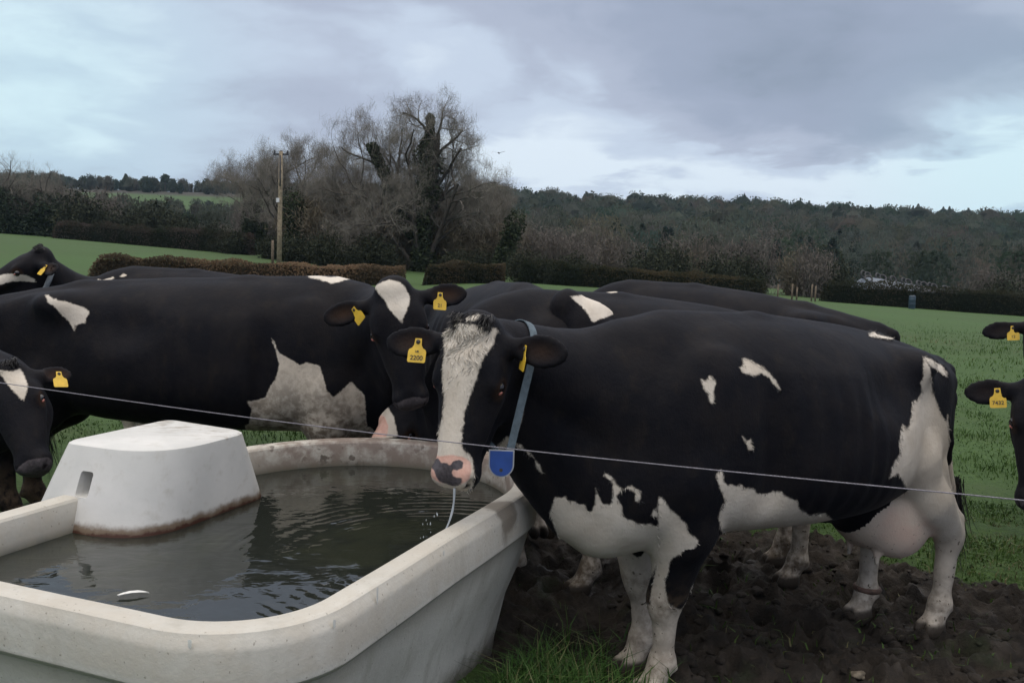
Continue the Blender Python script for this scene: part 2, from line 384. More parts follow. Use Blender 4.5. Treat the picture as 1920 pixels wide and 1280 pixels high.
def woodland(name, trees, seed, label):
    r = np.random.default_rng(seed); VV = []; CC = []
    for (x, y, h, wd, kind) in trees:
        n = int(np.clip(62000 / y, 130, 380)); z0 = gz(x, y)
        a = r.random(n) * 2 * math.pi; el = r.random(n) ** .8
        rad = wd * (.35 + .65 * r.random(n) ** .5) * np.sqrt(np.clip(1 - (el * 1.15 - .25) ** 2, .02, 1))
        lump_ = 1 + .35 * np.sin(a * 3 + x) * np.sin(el * 5 + y)
        if kind == 2: rad = wd * (1 - el) * .9 * (.5 + .5 * r.random(n)) + .1
        cent = np.stack([x + rad * lump_ * np.cos(a), y + rad * lump_ * np.sin(a), z0 + h * (.08 + .92 * el)], -1)
        V, _ = slivers(cent, np.full(n, (.80, .50, .5)[kind] * (y / 170) ** .35), (.10, .38, .3)[kind], r.integers(1 << 30), .8 if kind == 0 else .3)
        base = np.array(((.092, .099, .079), (.060, .076, .054), (.046, .062, .050))[kind]) * (.75 + .5 * r.random())
        base = base * np.array([1 + .20 * r.normal() * .5, 1, 1 + .12 * r.normal() * .5])
        c = np.clip(base[None] * (.85 + .3 * r.random((n, 1))), .004, .2)
        VV.append(V); CC.append(np.repeat(c, 4, 0))
        if y < 185: continue
        th = np.arange(8) * math.pi / 4; ring = [(z0 + h * e_, wd * w_) for e_, w_ in ((.02, .45), (.28, .72), (.55, .74), (.78, .50), (.92, .16))]; jit = 1 + .3 * r.normal(size=(5, 8)) * .6
        D = np.array([[(x + rr_ * jit[q_, p_] * np.cos(th[p_]), y + rr_ * jit[q_, p_] * np.sin(th[p_]), zz_) for p_ in range(8)] for q_, (zz_, rr_) in enumerate(ring)])
        pn = np.roll(D, -1, 1); VV.append(np.stack([D[:-1], pn[:-1], pn[1:], D[1:]], 2).reshape(-1, 3)); CC.append(np.tile(base * .92, (128, 1)))
    V = np.concatenate(VV); me = np_mesh(name, V, np.arange(len(V)).reshape(-1, 4)); set_color(me, 'tint', np.concatenate(CC))
    return tag(link(name, me, M_TINT), label, 'woodland', kind='stuff')
def scatter_wood():
    r = np.random.default_rng(42); R = []; L = []; y = 112.0
    while y < 440:
        s = 5.2 + y * .008; u0, u1 = -.02, .95
        x = y * u0
        while x < y * u1:
            xx = x + r.normal() * s * .35; yy = y + r.normal() * s * .3
            k = r.random() + 1.1 * vnoise(np.array([[xx, yy]]), .045, 18, 2)[0]; kind = 0 if k < .68 else (1 if k < .93 else 2)
            if vnoise(np.array([[xx, yy]]), .02, 8, 2)[0] > .12: kind = 1 if r.random() < .6 else kind
            h = 7.0 + 4.0 * r.random() * r.random() + (1.2 if yy > 395 else 0) * r.random()
            if yy < 128: h *= .8
            R.append((xx, yy, h, h * (.36 + .16 * r.random()), kind)); x += s * (.8 + .4 * r.random())
        x = -y * .9
        while x < y * u0:
            xx = x + r.normal() * s * .35; yy = y + r.normal() * s * .3; u = xx / yy
            ok = yy < 205 or yy > 352 or u > -.26 or u < -.5
            if ok:
                k = r.random(); kind = 0 if k < .7 else 1; h = 5.0 + 3.0 * r.random()
                if u > -.52 and u < -.25 and yy < 225: h *= .68
                if yy > 352: h *= .75; kind = 0 if k < .5 else 1
                L.append((xx, yy, h, h * (.32 + .1 * r.random()), kind))
            x += s * (.9 + .5 * r.random())
        y += s * .85
    woodland('woodland', R, 1, 'bare winter woodland covering the long hillside on the right')
    woodland('woodland', L, 2, 'brown woodland and scrub on the lower hill with the green field on the left')
scatter_wood()

def grow(mbT, mbW, p, d, L, r, lev, rng, maxlev, up=.25, spread=.75, n_child=(5, 5, 5, 5), tips=None, cf=1.0):
    k = 6 if lev < 2 else 4; pts = [np.array(p, float)]; dd = np.array(d, float)
    for i in range(k):
        dd = dd + rng.normal(size=3) * (.07 if lev == 0 else .13 + .05 * lev) + np.array([0, 0, up * .12]); dd /= np.linalg.norm(dd); pts.append(pts[-1] + dd * L / k)
    pts = np.array(pts); end = .45 if lev < maxlev else .3
    (mbT if lev < 2 else mbW).tube(pts, np.linspace(r, r * end, k + 1), 7 if lev == 0 else (5 if lev == 1 else 3), cap=False)
    if tips is not None and (lev <= 1 or lev >= maxlev - 1): tips.append((pts, np.linspace(r, r * end, k + 1), lev))
    if lev == maxlev: return
    for c in range(n_child[lev]):
        t = .35 + .65 * (c + rng.random()) / n_child[lev] if lev else .30 + .7 * (c + rng.random()) / n_child[lev]
        q = pts[0] + 0; i = min(int(t * k), k - 1); fr = t * k - i; q = pts[i] * (1 - fr) + pts[i + 1] * fr
        ax = pts[i + 1] - pts[i]; ax /= np.linalg.norm(ax); s = rng.normal(size=3); s -= (s @ ax) * ax; s /= np.linalg.norm(s)
        nd = ax * (1 - spread * .55) + s * spread + np.array([0, 0, up]); nd /= np.linalg.norm(nd)
        grow(mbT, mbW, q, nd, cf * L * (.50 + .22 * rng.random()) * (1.05 - .3 * t), r * (.42 if lev else .5) * (1.1 - .4 * t), lev + 1, rng, maxlev, up, spread, n_child, tips)
def ivy_on(paths, density, spread, seed, size=.16):
    r = np.random.default_rng(seed); P = []
    for pts, rad in paths:
        seg = np.linalg.norm(np.diff(pts, axis=0), axis=1).sum(); n = int(seg * density); t = r.random(n) * (len(pts) - 1); i = np.minimum(t.astype(int), len(pts) - 2); f = (t - i)[:, None]
        c = pts[i] * (1 - f) + pts[i + 1] * f
        lumpy = .55 + .9 * np.abs(vnoise(c, 1.6, seed, 2))[:, None] * 1.6
        d = r.normal(size=(n, 3)); d /= np.linalg.norm(d, axis=1)[:, None]; P.append(c + d * lumpy * (spread * (.35 + .65 * r.random((n, 1)) ** .6) + np.interp(t, np.arange(len(pts)), rad)[:, None]))
    P = np.concatenate(P); V, Q = slivers(P, np.full(len(P), size), .42, seed + 1, .1); return V, Q
def bare_tree(base, stems, ivy, label, cat, seed, maxlev=4, n_child=(6, 5, 5, 4), name='bare_tree', up=.25, spread=.75, ivy_spread=.45, group=None, twig=None, ivy_path=None, spray=1.35):
    rng = np.random.default_rng(seed); t = empty(name, base, label, cat, group); T = MB(); W = MB(); paths = []; fine = []
    for (d, L, r, *cf) in stems:
        tip = []; grow(T, W, (rng.normal() * .1, rng.normal() * .1, -.3), np.array(d) / np.linalg.norm(d), L, r, 0, rng, maxlev, up, spread, n_child, tip, *cf); paths += [q[:2] for q in tip if q[2] == 0] + ([q[:2] for q in tip if q[2] == 1][:2] if ivy > .7 else []); paths = sorted(paths, key=lambda q: -q[1][0])[:1 if ivy > .9 else 9]; fine += [q[0] for q in tip if q[2] >= maxlev - 1]
    T.build('trunk', BARK, t, True); fp = np.concatenate(fine); nf = int(len(fp) * spray); c = fp[rng.integers(len(fp), size=nf)] + rng.normal(size=(nf, 3)) * .16
    V, Q = slivers(c, np.full(nf, .50), .0085, seed + 77, .7); W.add(V, Q); W.build('crown', twig or TWIG, t)
    if ivy_path:
        r2 = np.random.default_rng(seed + 5); P = []
        for pts, rad in ivy_path:
            pts = np.array(pts, float); n = int(1050 * np.linalg.norm(np.diff(pts, axis=0), axis=1).sum()); tt = r2.random(n) * (len(pts) - 1); kx = np.arange(len(pts)); c = np.stack([np.interp(tt, kx, pts[:, i]) for i in range(3)], -1); d = r2.normal(size=(n, 3)); d /= np.linalg.norm(d, axis=1)[:, None]
            P.append(c + d * (np.interp(tt, kx, rad) * (.35 + .65 * r2.random(n) ** .5) * (.60 + 1.7 * np.abs(vnoise(c, .9, seed, 3))))[:, None])
            m2 = MB(); m2.tube(pts, np.linspace(.3, .08, len(pts)), 7); m2.build('limb', BARK, t, True)
        P = np.concatenate(P); V, Q = slivers(P, np.full(len(P), .17), .42, seed + 1, .1); link('ivy', np_mesh('ivy', V, Q), IVY, t)
    elif ivy:
        V, Q = ivy_on([(p[:max(3, int(len(p) * ivy) + 1)], r[:max(3, int(len(p) * ivy) + 1)]) for p, r in paths], 1500 if ivy_spread > 1 else 900, ivy_spread, seed, .19 if ivy_spread > 1 else .15)
        link('ivy', np_mesh('ivy', V, Q), IVY, t)
    return t
def gp(px, Y):                                        # a spot on the ground along a line of sight
    d = ray(px, 480); x = d[0] / d[1] * Y; return (x, Y, gz(x, Y))
bare_tree(gp(795, 66), [((.03, 0, 1), 10.2, .36, .60), ((-.36, .1, 1), 9.4, .28, .85), ((.34, -.1, 1), 7.2, .22), ((-.85, .2, 1), 8.2, .18), ((-.2, -.2, 1), 8.4, .22)], .95,
          'tall bare ash tree with ivy-clad trunk standing above the hedge in the middle', 'tree', 11, 4, (9, 6, 5, 4), up=.22, spread=.85, spray=2.1, ivy_path=[([(-.05, 0, 0), (-.1, 0, 3), (.1, 0, 6), (.25, 0, 8.8), (.3, 0, 11.0)], [.75, .95, 1.0, .75, .25]), ([(-1.0, .2, 2.6), (-1.9, .2, 4.6), (-3.0, .3, 7.0), (-3.9, .3, 8.9)], [.5, .6, .55, .5])])
bare_tree(gp(548, 76), [((-.10, 0, 1), 7.0, .2), ((.28, .1, 1), 7.0, .18)], .52, 'bare ivy-trunked tree just right of the wooden pole', 'tree', 23, 4, (8, 7, 6, 4), ivy_spread=.6, group='bare trees behind the pole')
bare_tree(gp(480, 84), [((-.15, 0, 1), 6.6, .18), ((.2, .1, 1), 6.4, .17)], .45, 'bare spreading tree just left of the wooden pole', 'tree', 29, 4, (8, 7, 6, 4), ivy_spread=.5, group='bare trees behind the pole')
bare_tree(gp(620, 72), [((-.05, 0, 1), 6.4, .17), ((.35, .1, 1), 6.2, .16)], .45, 'thin bare tree filling the gap between the pole trees and the tall ash', 'tree', 31, 4, (8, 7, 6, 4), ivy_spread=.45, group='bare trees behind the pole')
bare_tree(gp(890, 72), [((.15, 0, 1), 5.4, .15), ((.4, .1, 1), 5.0, .14), ((-.2, 0, 1), 4.9, .12)], 0, 'low bare tree at the right foot of the tall ash', 'tree', 37, 4, (8, 7, 6, 4))
# ivy-clad leaning stump
def stump(px, Y, lean, H, label, seed, sp=.5):
    t = empty('ivy_stump', gp(px, Y), label, 'tree', 'ivy-covered trunks along the hedge'); pts = np.array([(lean * s * H, 0, -.2 + H * s) for s in np.linspace(0, 1, 6)]); m = MB(); m.tube(pts, np.linspace(.22, .1, 6), 7); m.build('trunk', BARK, t, True)
    V, Q = ivy_on([(pts, np.linspace(.3, .2, 6))], 900, sp, seed, .13); link('ivy', np_mesh('ivy', V, Q), IVY, t)
stump(928, 62, .33, 4.2, 'leaning ivy-covered trunk standing alone in the hedge gap right of the ash', 5, .7)
for k, (px, Y, H, lb) in enumerate(((462, 90, 5.6, 'tall dark ivy column left of the wooden pole'), (562, 70, 5.0, 'broad ivy column right behind the wooden pole'))):
    stump(px, Y, .12 * (-1) ** k, H, lb, 50 + k, .85)
# dense dark trees, far left
for k, (px, Y, H, lb) in enumerate(((8, 96, 5.4, 'dark bushy tree at the left edge of the far hedgerow'), (52, 99, 5.8, 'tallest dark bushy tree of the far left hedgerow'), (96, 97, 5.2, 'dark bushy tree at the right end of the far left clump'))):
    t = bare_tree(gp(px, Y), [((0, 0, 1), H, .22), ((.3, 0, 1), H * .8, .16), ((-.3, 0, 1), H * .8, .16)], 0, lb, 'tree', 70 + k, 3, (8, 6, 5), name='hedgerow_tree', group='dark trees at the far left')
    r = np.random.default_rng(90 + k); n = 9000; a = r.random(n) * 6.283; e = r.random(n); rad = 3.2 * r.random(n) ** .5 * np.sqrt(np.clip(1.05 - e ** 2.2, .03, 1)) * (1 + .3 * np.sin(a * 3 + k) * np.sin(e * 7))
    V, Q = slivers(np.stack([rad * np.cos(a), rad * np.sin(a), .1 + H * .88 * e], -1), np.full(n, .19), .4, k + 5, .2); link('foliage', np_mesh('foliage', V, Q), plain('hedgerow_leaves', (.028, .040, .024), .7, .5, 2, 0, **{'Specular IOR Level': .08}), t)
# brown thicket: bare shrubs in front of and around the ash, one mesh per kind, many plants
SHRUB_BROWN = plain('thicket_twigs', (.105, .086, .056), .9, .3, 2); SHRUB_GREY = plain('grey_thicket_twigs', (.098, .084, .072), .9, .3, 2); SHRUB_DARK = plain('dark_bramble', (.030, .034, .021), .8, .4, 2, 0, **{'Specular IOR Level': .08})
def shrub_mesh(seed, H, W, n, size, asp):
    r = np.random.default_rng(seed); m = MB(); P = []
    for s in range(26):
        a = r.random() * 6.283; rr = W * r.random() ** .5; k = 5; d = np.array([math.cos(a) * rr, math.sin(a) * rr, H * (.75 + .3 * r.random()) * (1.05 - .35 * (rr / W) ** 2)])
        pts = np.array([d * t + np.array([0, 0, .0]) + np.array([math.cos(a), math.sin(a), 0]) * .3 * math.sin(t * 3.14) for t in np.linspace(0, 1, k + 1)]) + r.normal(size=(k + 1, 3)) * .06
        pts[0, 2] = -.2; m.tube(pts, np.linspace(.035, .012, k + 1), 3, False); P.append(pts)
    P = np.concatenate(P); c = P[r.integers(len(P), size=n)] + r.normal(size=(n, 3)) * np.array([.42, .42, .38]); c[:, 2] = np.abs(c[:, 2])
    V, Q = slivers(c, np.full(n, size), asp, seed + 1, .7); m.add(V, Q)
    V = np.concatenate(m.V); return np_mesh('twigs', V, np.concatenate(m.Q))
kinds = {}
for nm, mat, H, W, n, sz, asp in (('brown', SHRUB_BROWN, 4.4, 2.0, 3000, .40, .055), ('grey', SHRUB_GREY, 4.8, 2.1, 3000, .42, .055), ('dark', SHRUB_DARK, 2.2, 1.3, 4200, .14, .34)):
    kinds[nm] = [shrub_mesh(h, H, W, n, sz, asp) for h in (len(kinds) * 10 + 1, len(kinds) * 10 + 2)]
    for me in kinds[nm]: me.materials.append(mat)
SHRUB_LABEL = {'brown': 'bare brown thicket shrub of fine twigs in the hedgerow below the tall ash', 'grey': 'bare grey-brown thicket shrub in the hedgerow behind the fields', 'dark': 'low dark evergreen bramble bush at the foot of the hedgerow'}
def shrub(kind, px, Y, s, k):
    o = link('thicket_shrub' if kind != 'dark' else 'bramble_bush', kinds[kind][k % 2]); o.location = gp(px, Y); o.rotation_euler = (0, 0, k * 1.7); o.scale = (s, s, s * (.9 + .2 * ((k * 7) % 5) / 5))
    tag(o, SHRUB_LABEL[kind], 'shrub', {'brown': 'brown thicket shrubs', 'grey': 'grey thicket shrubs', 'dark': 'dark bramble bushes'}[kind])
r_ = np.random.default_rng(12); kk = 0
for px in range(575, 935, 26):
    for Y in (70, 75, 80): shrub('brown', px + r_.normal() * 10, Y + r_.normal(), (1.05 + .18 * r_.random()) * (1 - .12 * (px > 860)), kk); kk += 1
for px in range(900, 1110, 28):
    for Y in (74, 82): shrub('grey' if px > 960 else 'brown', px + r_.normal() * 10, Y + r_.normal(), (.98 - (px - 900) / 600) * (1 + .15 * r_.random()), kk); kk += 1
for px in range(120, 575, 30):
    for Y in (100, 106): shrub('grey', px + r_.normal() * 10, Y + r_.normal(), (.95 + .3 * r_.random()) * (.5 if 195 < px < 455 else 1), kk); kk += 1
for (px, Y, s) in ((545, 66, .8), (575, 66, .6), (618, 62, .85), (655, 62, .6), (690, 63, .9), (720, 63, .8), (858, 62, .7), (150, 93, 1.7), (236, 93, 1.5), (296, 93, 1.6), (345, 92, 1.2), (400, 93, 1.1), (330, 96, 1.25), (180, 96, 1.5), (508, 70, .7), (905, 64, .8), (985, 58, .8), (1015, 57, .6), (440, 78, .8), (412, 80, .6), (1080, 66, .9), (1210, 68, 1.1), (1250, 72, 1.2), (1350, 74, 1.2)):
    shrub('dark', px, Y, s, kk); kk += 1
for px in range(1060, 1960, 42):
    kk += 1
    if 1585 < px < 1835: continue
    shrub(('grey', 'brown', 'grey', 'dark')[kk % 4], px + r_.normal() * 12, 78 + 4 * r_.random() - (px - 1060) * .003, .75 + .35 * r_.random() if kk % 4 < 3 else 1.3, kk)
# hedges: trimmed, uneven, each one thing
def hedge(pxs, Ys, h, w, cols, label, seed, n=9000, size=.11):
    A = np.array([gp(p, Y)[:2] for p, Y in zip(pxs, Ys)]); seg = np.linalg.norm(np.diff(A, axis=0), axis=1); cum = np.concatenate([[0], np.cumsum(seg)]); r = np.random.default_rng(seed)
    n = int(n * 1.6); s = r.random(n) * cum[-1]; x = np.interp(s, cum, A[:, 0]); y = np.interp(s, cum, A[:, 1]); g = terrain(x, y)
    hh = h * (1 + .22 * vnoise(np.stack([s, s * 0], -1), .9, seed, 4)) * sm(s, 0, .6) ** .3
    q = r.random(n); a = (r.random(n) - .5) * 2; ww = w * (.85 + .3 * r.random(n)) * np.sqrt(1.02 - q ** 6 * .5)
    P = np.stack([x, y + a * ww * .5, g + hh * q - .05], -1)
    V, Q = slivers(P, np.full(n, size), .34, seed + 3, .3)
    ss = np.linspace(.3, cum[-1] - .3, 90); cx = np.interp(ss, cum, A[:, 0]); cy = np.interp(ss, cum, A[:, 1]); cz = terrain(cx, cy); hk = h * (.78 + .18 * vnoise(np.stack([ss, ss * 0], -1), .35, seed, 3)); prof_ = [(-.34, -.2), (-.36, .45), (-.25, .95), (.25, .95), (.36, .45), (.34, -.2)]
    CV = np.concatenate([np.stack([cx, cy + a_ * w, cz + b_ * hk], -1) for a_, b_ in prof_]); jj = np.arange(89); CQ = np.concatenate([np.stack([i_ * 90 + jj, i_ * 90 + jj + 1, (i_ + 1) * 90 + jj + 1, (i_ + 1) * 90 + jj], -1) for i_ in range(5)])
    me = np_mesh('hedge', np.concatenate([V, CV]), np.concatenate([Q, CQ + len(V)]))
    c = np.array(cols); f = np.clip(.5 + 1.6 * vnoise(np.stack([s, q], -1), .5, seed + 9, 2) + .25 * r.normal(size=n), 0, 1)[:, None]; col = c[0] * (1 - f) + c[1] * f
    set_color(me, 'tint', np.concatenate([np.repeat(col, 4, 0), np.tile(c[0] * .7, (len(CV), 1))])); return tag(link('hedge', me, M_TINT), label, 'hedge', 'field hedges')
BR = ((.085, .066, .042), (.26, .175, .11)); DK = ((.024, .031, .017), (.052, .048, .029))
hedge((172, 330, 520, 760), (44, 46, 48, 50), 1.05, 1.1, BR, 'clipped reddish brown hedge running behind the cows on the left to the wooden pole', 1, 15000, .10)
hedge((795, 870, 948), (50, 52, 54), 1.2, 1.2, (DK[0], (.09, .07, .043)), 'short dark brown hedge below the ash beside the grassy gap', 2, 6000, .10)
hedge((972, 1100, 1250, 1436), (56, 59, 61, 63), 1.45, 1.3, (DK[0], (.085, .068, .038)), 'clipped dark hedge from the grassy gap to the small fence on the right', 3, 14000, .10)
hedge((1545, 1700, 1960, 2400), (67, 67, 66, 65), 1.7, 1.4, DK, 'long dark hedge below the silage heap at the far right', 4, 22000, .11)
hedge((105, 250, 360, 475), (90, 86, 82, 78), 1.9, 1.5, (DK[0], (.080, .060, .052)), 'rough purplish brown hedge above the green field on the left', 5, 13000, .13)
# wooden pole with its crossarm
POLE = plain('weathered_pole', (.23, .185, .125), .8, .35, 6, .3); DARKM = plain('dark_iron', (.035, .035, .04), .6, .3, 10); PORC = plain('white_porcelain', (.6, .6, .62), .3, .1, 5)
b = gp(523, 57); top = at(527, 284, 57); pole = empty('wooden_pole', b, 'tall weathered wooden pole with small crossarm standing behind the hedge', 'utility pole')
dx = top[0] - b[0]; Hh = top[2] - b[2]; m = MB(); m.tube([(dx * t, 0, -.5 * (t == 0) + Hh * t) for t in (0, .33, .66, 1)], (.155, .145, .13, .115), 14); m.build('post', POLE, pole, True)
m = MB(); m.box((dx, 0, Hh - .18), (.95, .1, .11)); m.build('crossarm', DARKM, pole)
for s in (-.4, 0, .4):
    m = MB(); m.tube([(dx + s, 0, Hh - .13 + z) for z in (0, .05, .1, .16, .2)], (.03, .07, .05, .06, .03), 8); m.build('insulator', DARKM, pole, True)
m = MB(); m.tube([(dx * .8, -.13, Hh * .70 + z) for z in (0, .5, 1.0, 1.9)], (.05,) * 4, 6); m.build('cable_guard', DARKM, pole, True)
m = MB(); m.box((dx * .55 - .11, -.14, Hh * .58), (.2, .03, .26)); m.build('notice', PORC, pole)
# posts and rail
WOODP = plain('old_fence_wood', (.13, .10, .07), .9, .35, 8)
def post(px, Y, h, lb, r=.06):
    o = empty('fence_post', gp(px, Y), lb, 'post', 'far fence posts'); m = MB(); m.tube([(0, 0, -.3), (0, 0, h * .5), (.01, 0, h)], (r, r, r * .9), 8); m.build('stake', WOODP, o, True)
post(511, 58, 1.6, 'short orange-brown post beside the foot of the wooden pole', .09)
for px, h, lb in ((1462, 1.0, 'fence post nearest the right end of the clipped hedge'), (1489, 1.1, 'second fence post right of the clipped hedge'), (1498, .9, 'thin fence post in the middle of the small fence'), (1526, 1.2, 'taller fence post beside the left end of the long dark hedge'), (1533, 1.1, 'fence post touching the long dark hedge')):
    post(px, 64, h, lb)
# silage heap under a sheet, weighted with tyres
def silage():
    a = np.array(gp(1606, 90)); b2 = np.array(gp(1800, 90)); L = b2[0] - a[0]; t = empty('silage_heap', (a[0], 90, a[2]), 'low silage heap under pale blue-grey sheeting beyond the dark hedge', 'silage heap')
    n, mm = 60, 16; V = []
    for i in range(n):
        x = i / (n - 1)
        for j in range(mm):
            th = math.pi * j / (mm - 1); hh = 2.4 * (min(1, x * 9) ** .6) * (1 - .62 * x) * (min(1, (1 - x) * 8)) ** .5
            V.append((x * L, -3.4 * math.cos(th), hh * math.sin(th) ** .8 - .1))
    V = np.array(V); V[:, 2] += .14 * vnoise(V, .9, 3, 3); i = np.arange(n - 1)[:, None] * mm; j = np.arange(mm - 1)[None]
    Q = np.stack([i + j, i + j + 1, i + mm + j + 1, i + mm + j], -1).reshape(-1, 4)
    def f(nt, bs):
        o = nt.obj(); s = nt.node('ShaderNodeSeparateXYZ', {0: o}).outputs[0]; k = nt.step(nt.m('ADD', s, nt.m('MULTIPLY', nt.noise(o, .8, 4), 4)), 6.0, 8.2)
        nt.put(bs.inputs['Base Color'], nt.mix(k, (.105, .125, .155), (.035, .035, .042))); bs.inputs['Roughness'].default_value = .6
        nt.put(bs.inputs['Normal'], nt.bump(nt.noise(o, 2.5, 5, .6), .8, .2))
    link('sheet', np_mesh('sheet', V, Q, True), material('silage_sheet', f), t)
    T = plain('old_tyre', (.028, .028, .03), .7, .2, 5)
    me = None
    for k in range(15):
        x = .05 + .92 * ((k * .618) % 1); hh = 2.4 * (1 - .62 * x); aa = .9 + .9 * ((k * .37) % 1)
        if me is None:
            m = MB(); c = [(.34 * math.cos(q), .34 * math.sin(q), 0) for q in np.linspace(0, 2 * math.pi, 15)]; m.tube(c, .1, 6, False); o = m.build('tyre', T, None, True); me = o.data
        else: o = link('tyre', me)
        o.location = (a[0] + x * L, 90 - 3.4 * math.cos(aa) , a[2] + hh * math.sin(aa) ** .8 + .05); o.rotation_euler = (.9 - (aa - 1.57) * 0, .1 * k, 0)
        tag(o, 'old black tyre weighing down the pale sheet of the silage heap', 'tyre', 'tyres on the silage heap')
silage()
# blue drum standing by the dark hedge
p = gp(1716, 64.5); o = empty('blue_drum', p, 'dull blue plastic drum standing in front of the long dark hedge', 'drum'); m = MB()
zz = np.array([0, .02, .05, .3, .33, .36, .6, .63, .66, .88, .92, .95]); m.tube([(0, 0, z) for z in zz], (.2, .23, .23, .23, .245, .23, .23, .245, .23, .23, .21, .1), 16); m.build('drum_body', plain('blue_plastic', (.018, .04, .062), .5, .2, 3), o, True)
m = MB(); m.tube([(.12, 0, .93), (.12, 0, .985)], (.05, .05), 8); m.build('cap', DARKM, o, True)
# lone skyline trees on the left hill
for k, (px, Y, H, lb) in enumerate(((238, 385, 5.2, 'lone pointed tree on the far left skyline'), (311, 380, 5.4, 'small lollipop-shaped tree on the skyline right of the pointed one'))):
    g = gp(px, Y); o = empty('skyline_tree', (g[0], g[1], g[2] + 1.5), lb, 'tree'); m = MB(); m.tube([(0, 0, -2.5), (0, 0, H * .6)], (.3, .15), 6); m.build('trunk', BARK, o)
    r = np.random.default_rng(k); n = 420; e = r.random(n); a = r.random(n) * 6.283
    rad = 2.9 * (1 - e * .9) * r.random(n) ** .5 if k == 0 else 2.0 * np.sqrt(np.clip(1 - (e * 2 - 1) ** 2, 0, 1)) * r.random(n) ** .5
    V, Q = slivers(np.stack([rad * np.cos(a), rad * np.sin(a), (H * .05 if k == 0 else H * .42) + H * (.95 if k == 0 else .6) * e], -1), np.full(n, .6), .35, k + 40, .3); link('crown', np_mesh('crown', V, Q), IVY, o)
# a bird far up
o = MB(); p = at(935, 287, 120); o.tube([(-.25, 0, 0), (-.1, 0, .02), (.15, 0, 0), (.35, 0, -.02)], (.02, .09, .08, .02), 6); o.add([(0, -.05, .03), (.2, -.05, .03), (-.05, -.9, .22), (.05, -.95, .24)], [(0, 1, 3, 2)]); o.add([(0, .05, .03), (.2, .05, .03), (-.05, .9, .22), (.05, .95, .24)], [(0, 2, 3, 1)])
o = o.build('bird', DARKM); o.location = p; o.rotation_euler = (0, .1, 1.2); tag(o, 'tiny dark bird flying in the sky right of the tall ash', 'bird')

# ------------------------------------------------------------------ water trough: flat near end with rounded corners, half-round far end
AX = np.array([.382, .924]); NX = np.array([.924, -.382]); AX /= np.linalg.norm(AX); NX = np.array([AX[1], -AX[0]])
T0, TC, NL, NR = 1.625, 3.19, -2.81, -1.25           # near end, centre of the far arc, left and right sides, in the trough's own axes
WATER = .56
def outline(inset, n=46):
    l, r, t0 = NL + inset, NR - inset, T0 + inset; c = (l + r) / 2; R = (r - l) / 2; rc = .36 - inset * .8
    P = []
    for t in np.linspace(t0 + rc, TC, 22)[:-1]: P.append((t, r))
    for a in np.linspace(0, math.pi, n * 2)[:-1]: P.append((TC + R * math.sin(a), c + R * math.cos(a)))
    for t in np.linspace(TC, t0 + rc, 22)[:-1]: P.append((t, l))
    for a in np.linspace(0, math.pi / 2, 14)[:-1]: P.append((t0 + rc - rc * math.sin(a), l + rc - rc * math.cos(a)))
    for q in np.linspace(l + rc, r - rc, 18)[:-1]: P.append((t0, q))
    for a in np.linspace(0, math.pi / 2, 15)[:-1]: P.append((t0 + rc - rc * math.cos(a), r - rc + rc * math.sin(a)))
    P = np.array(P); return P[:, :1] * AX + P[:, 1:] * NX
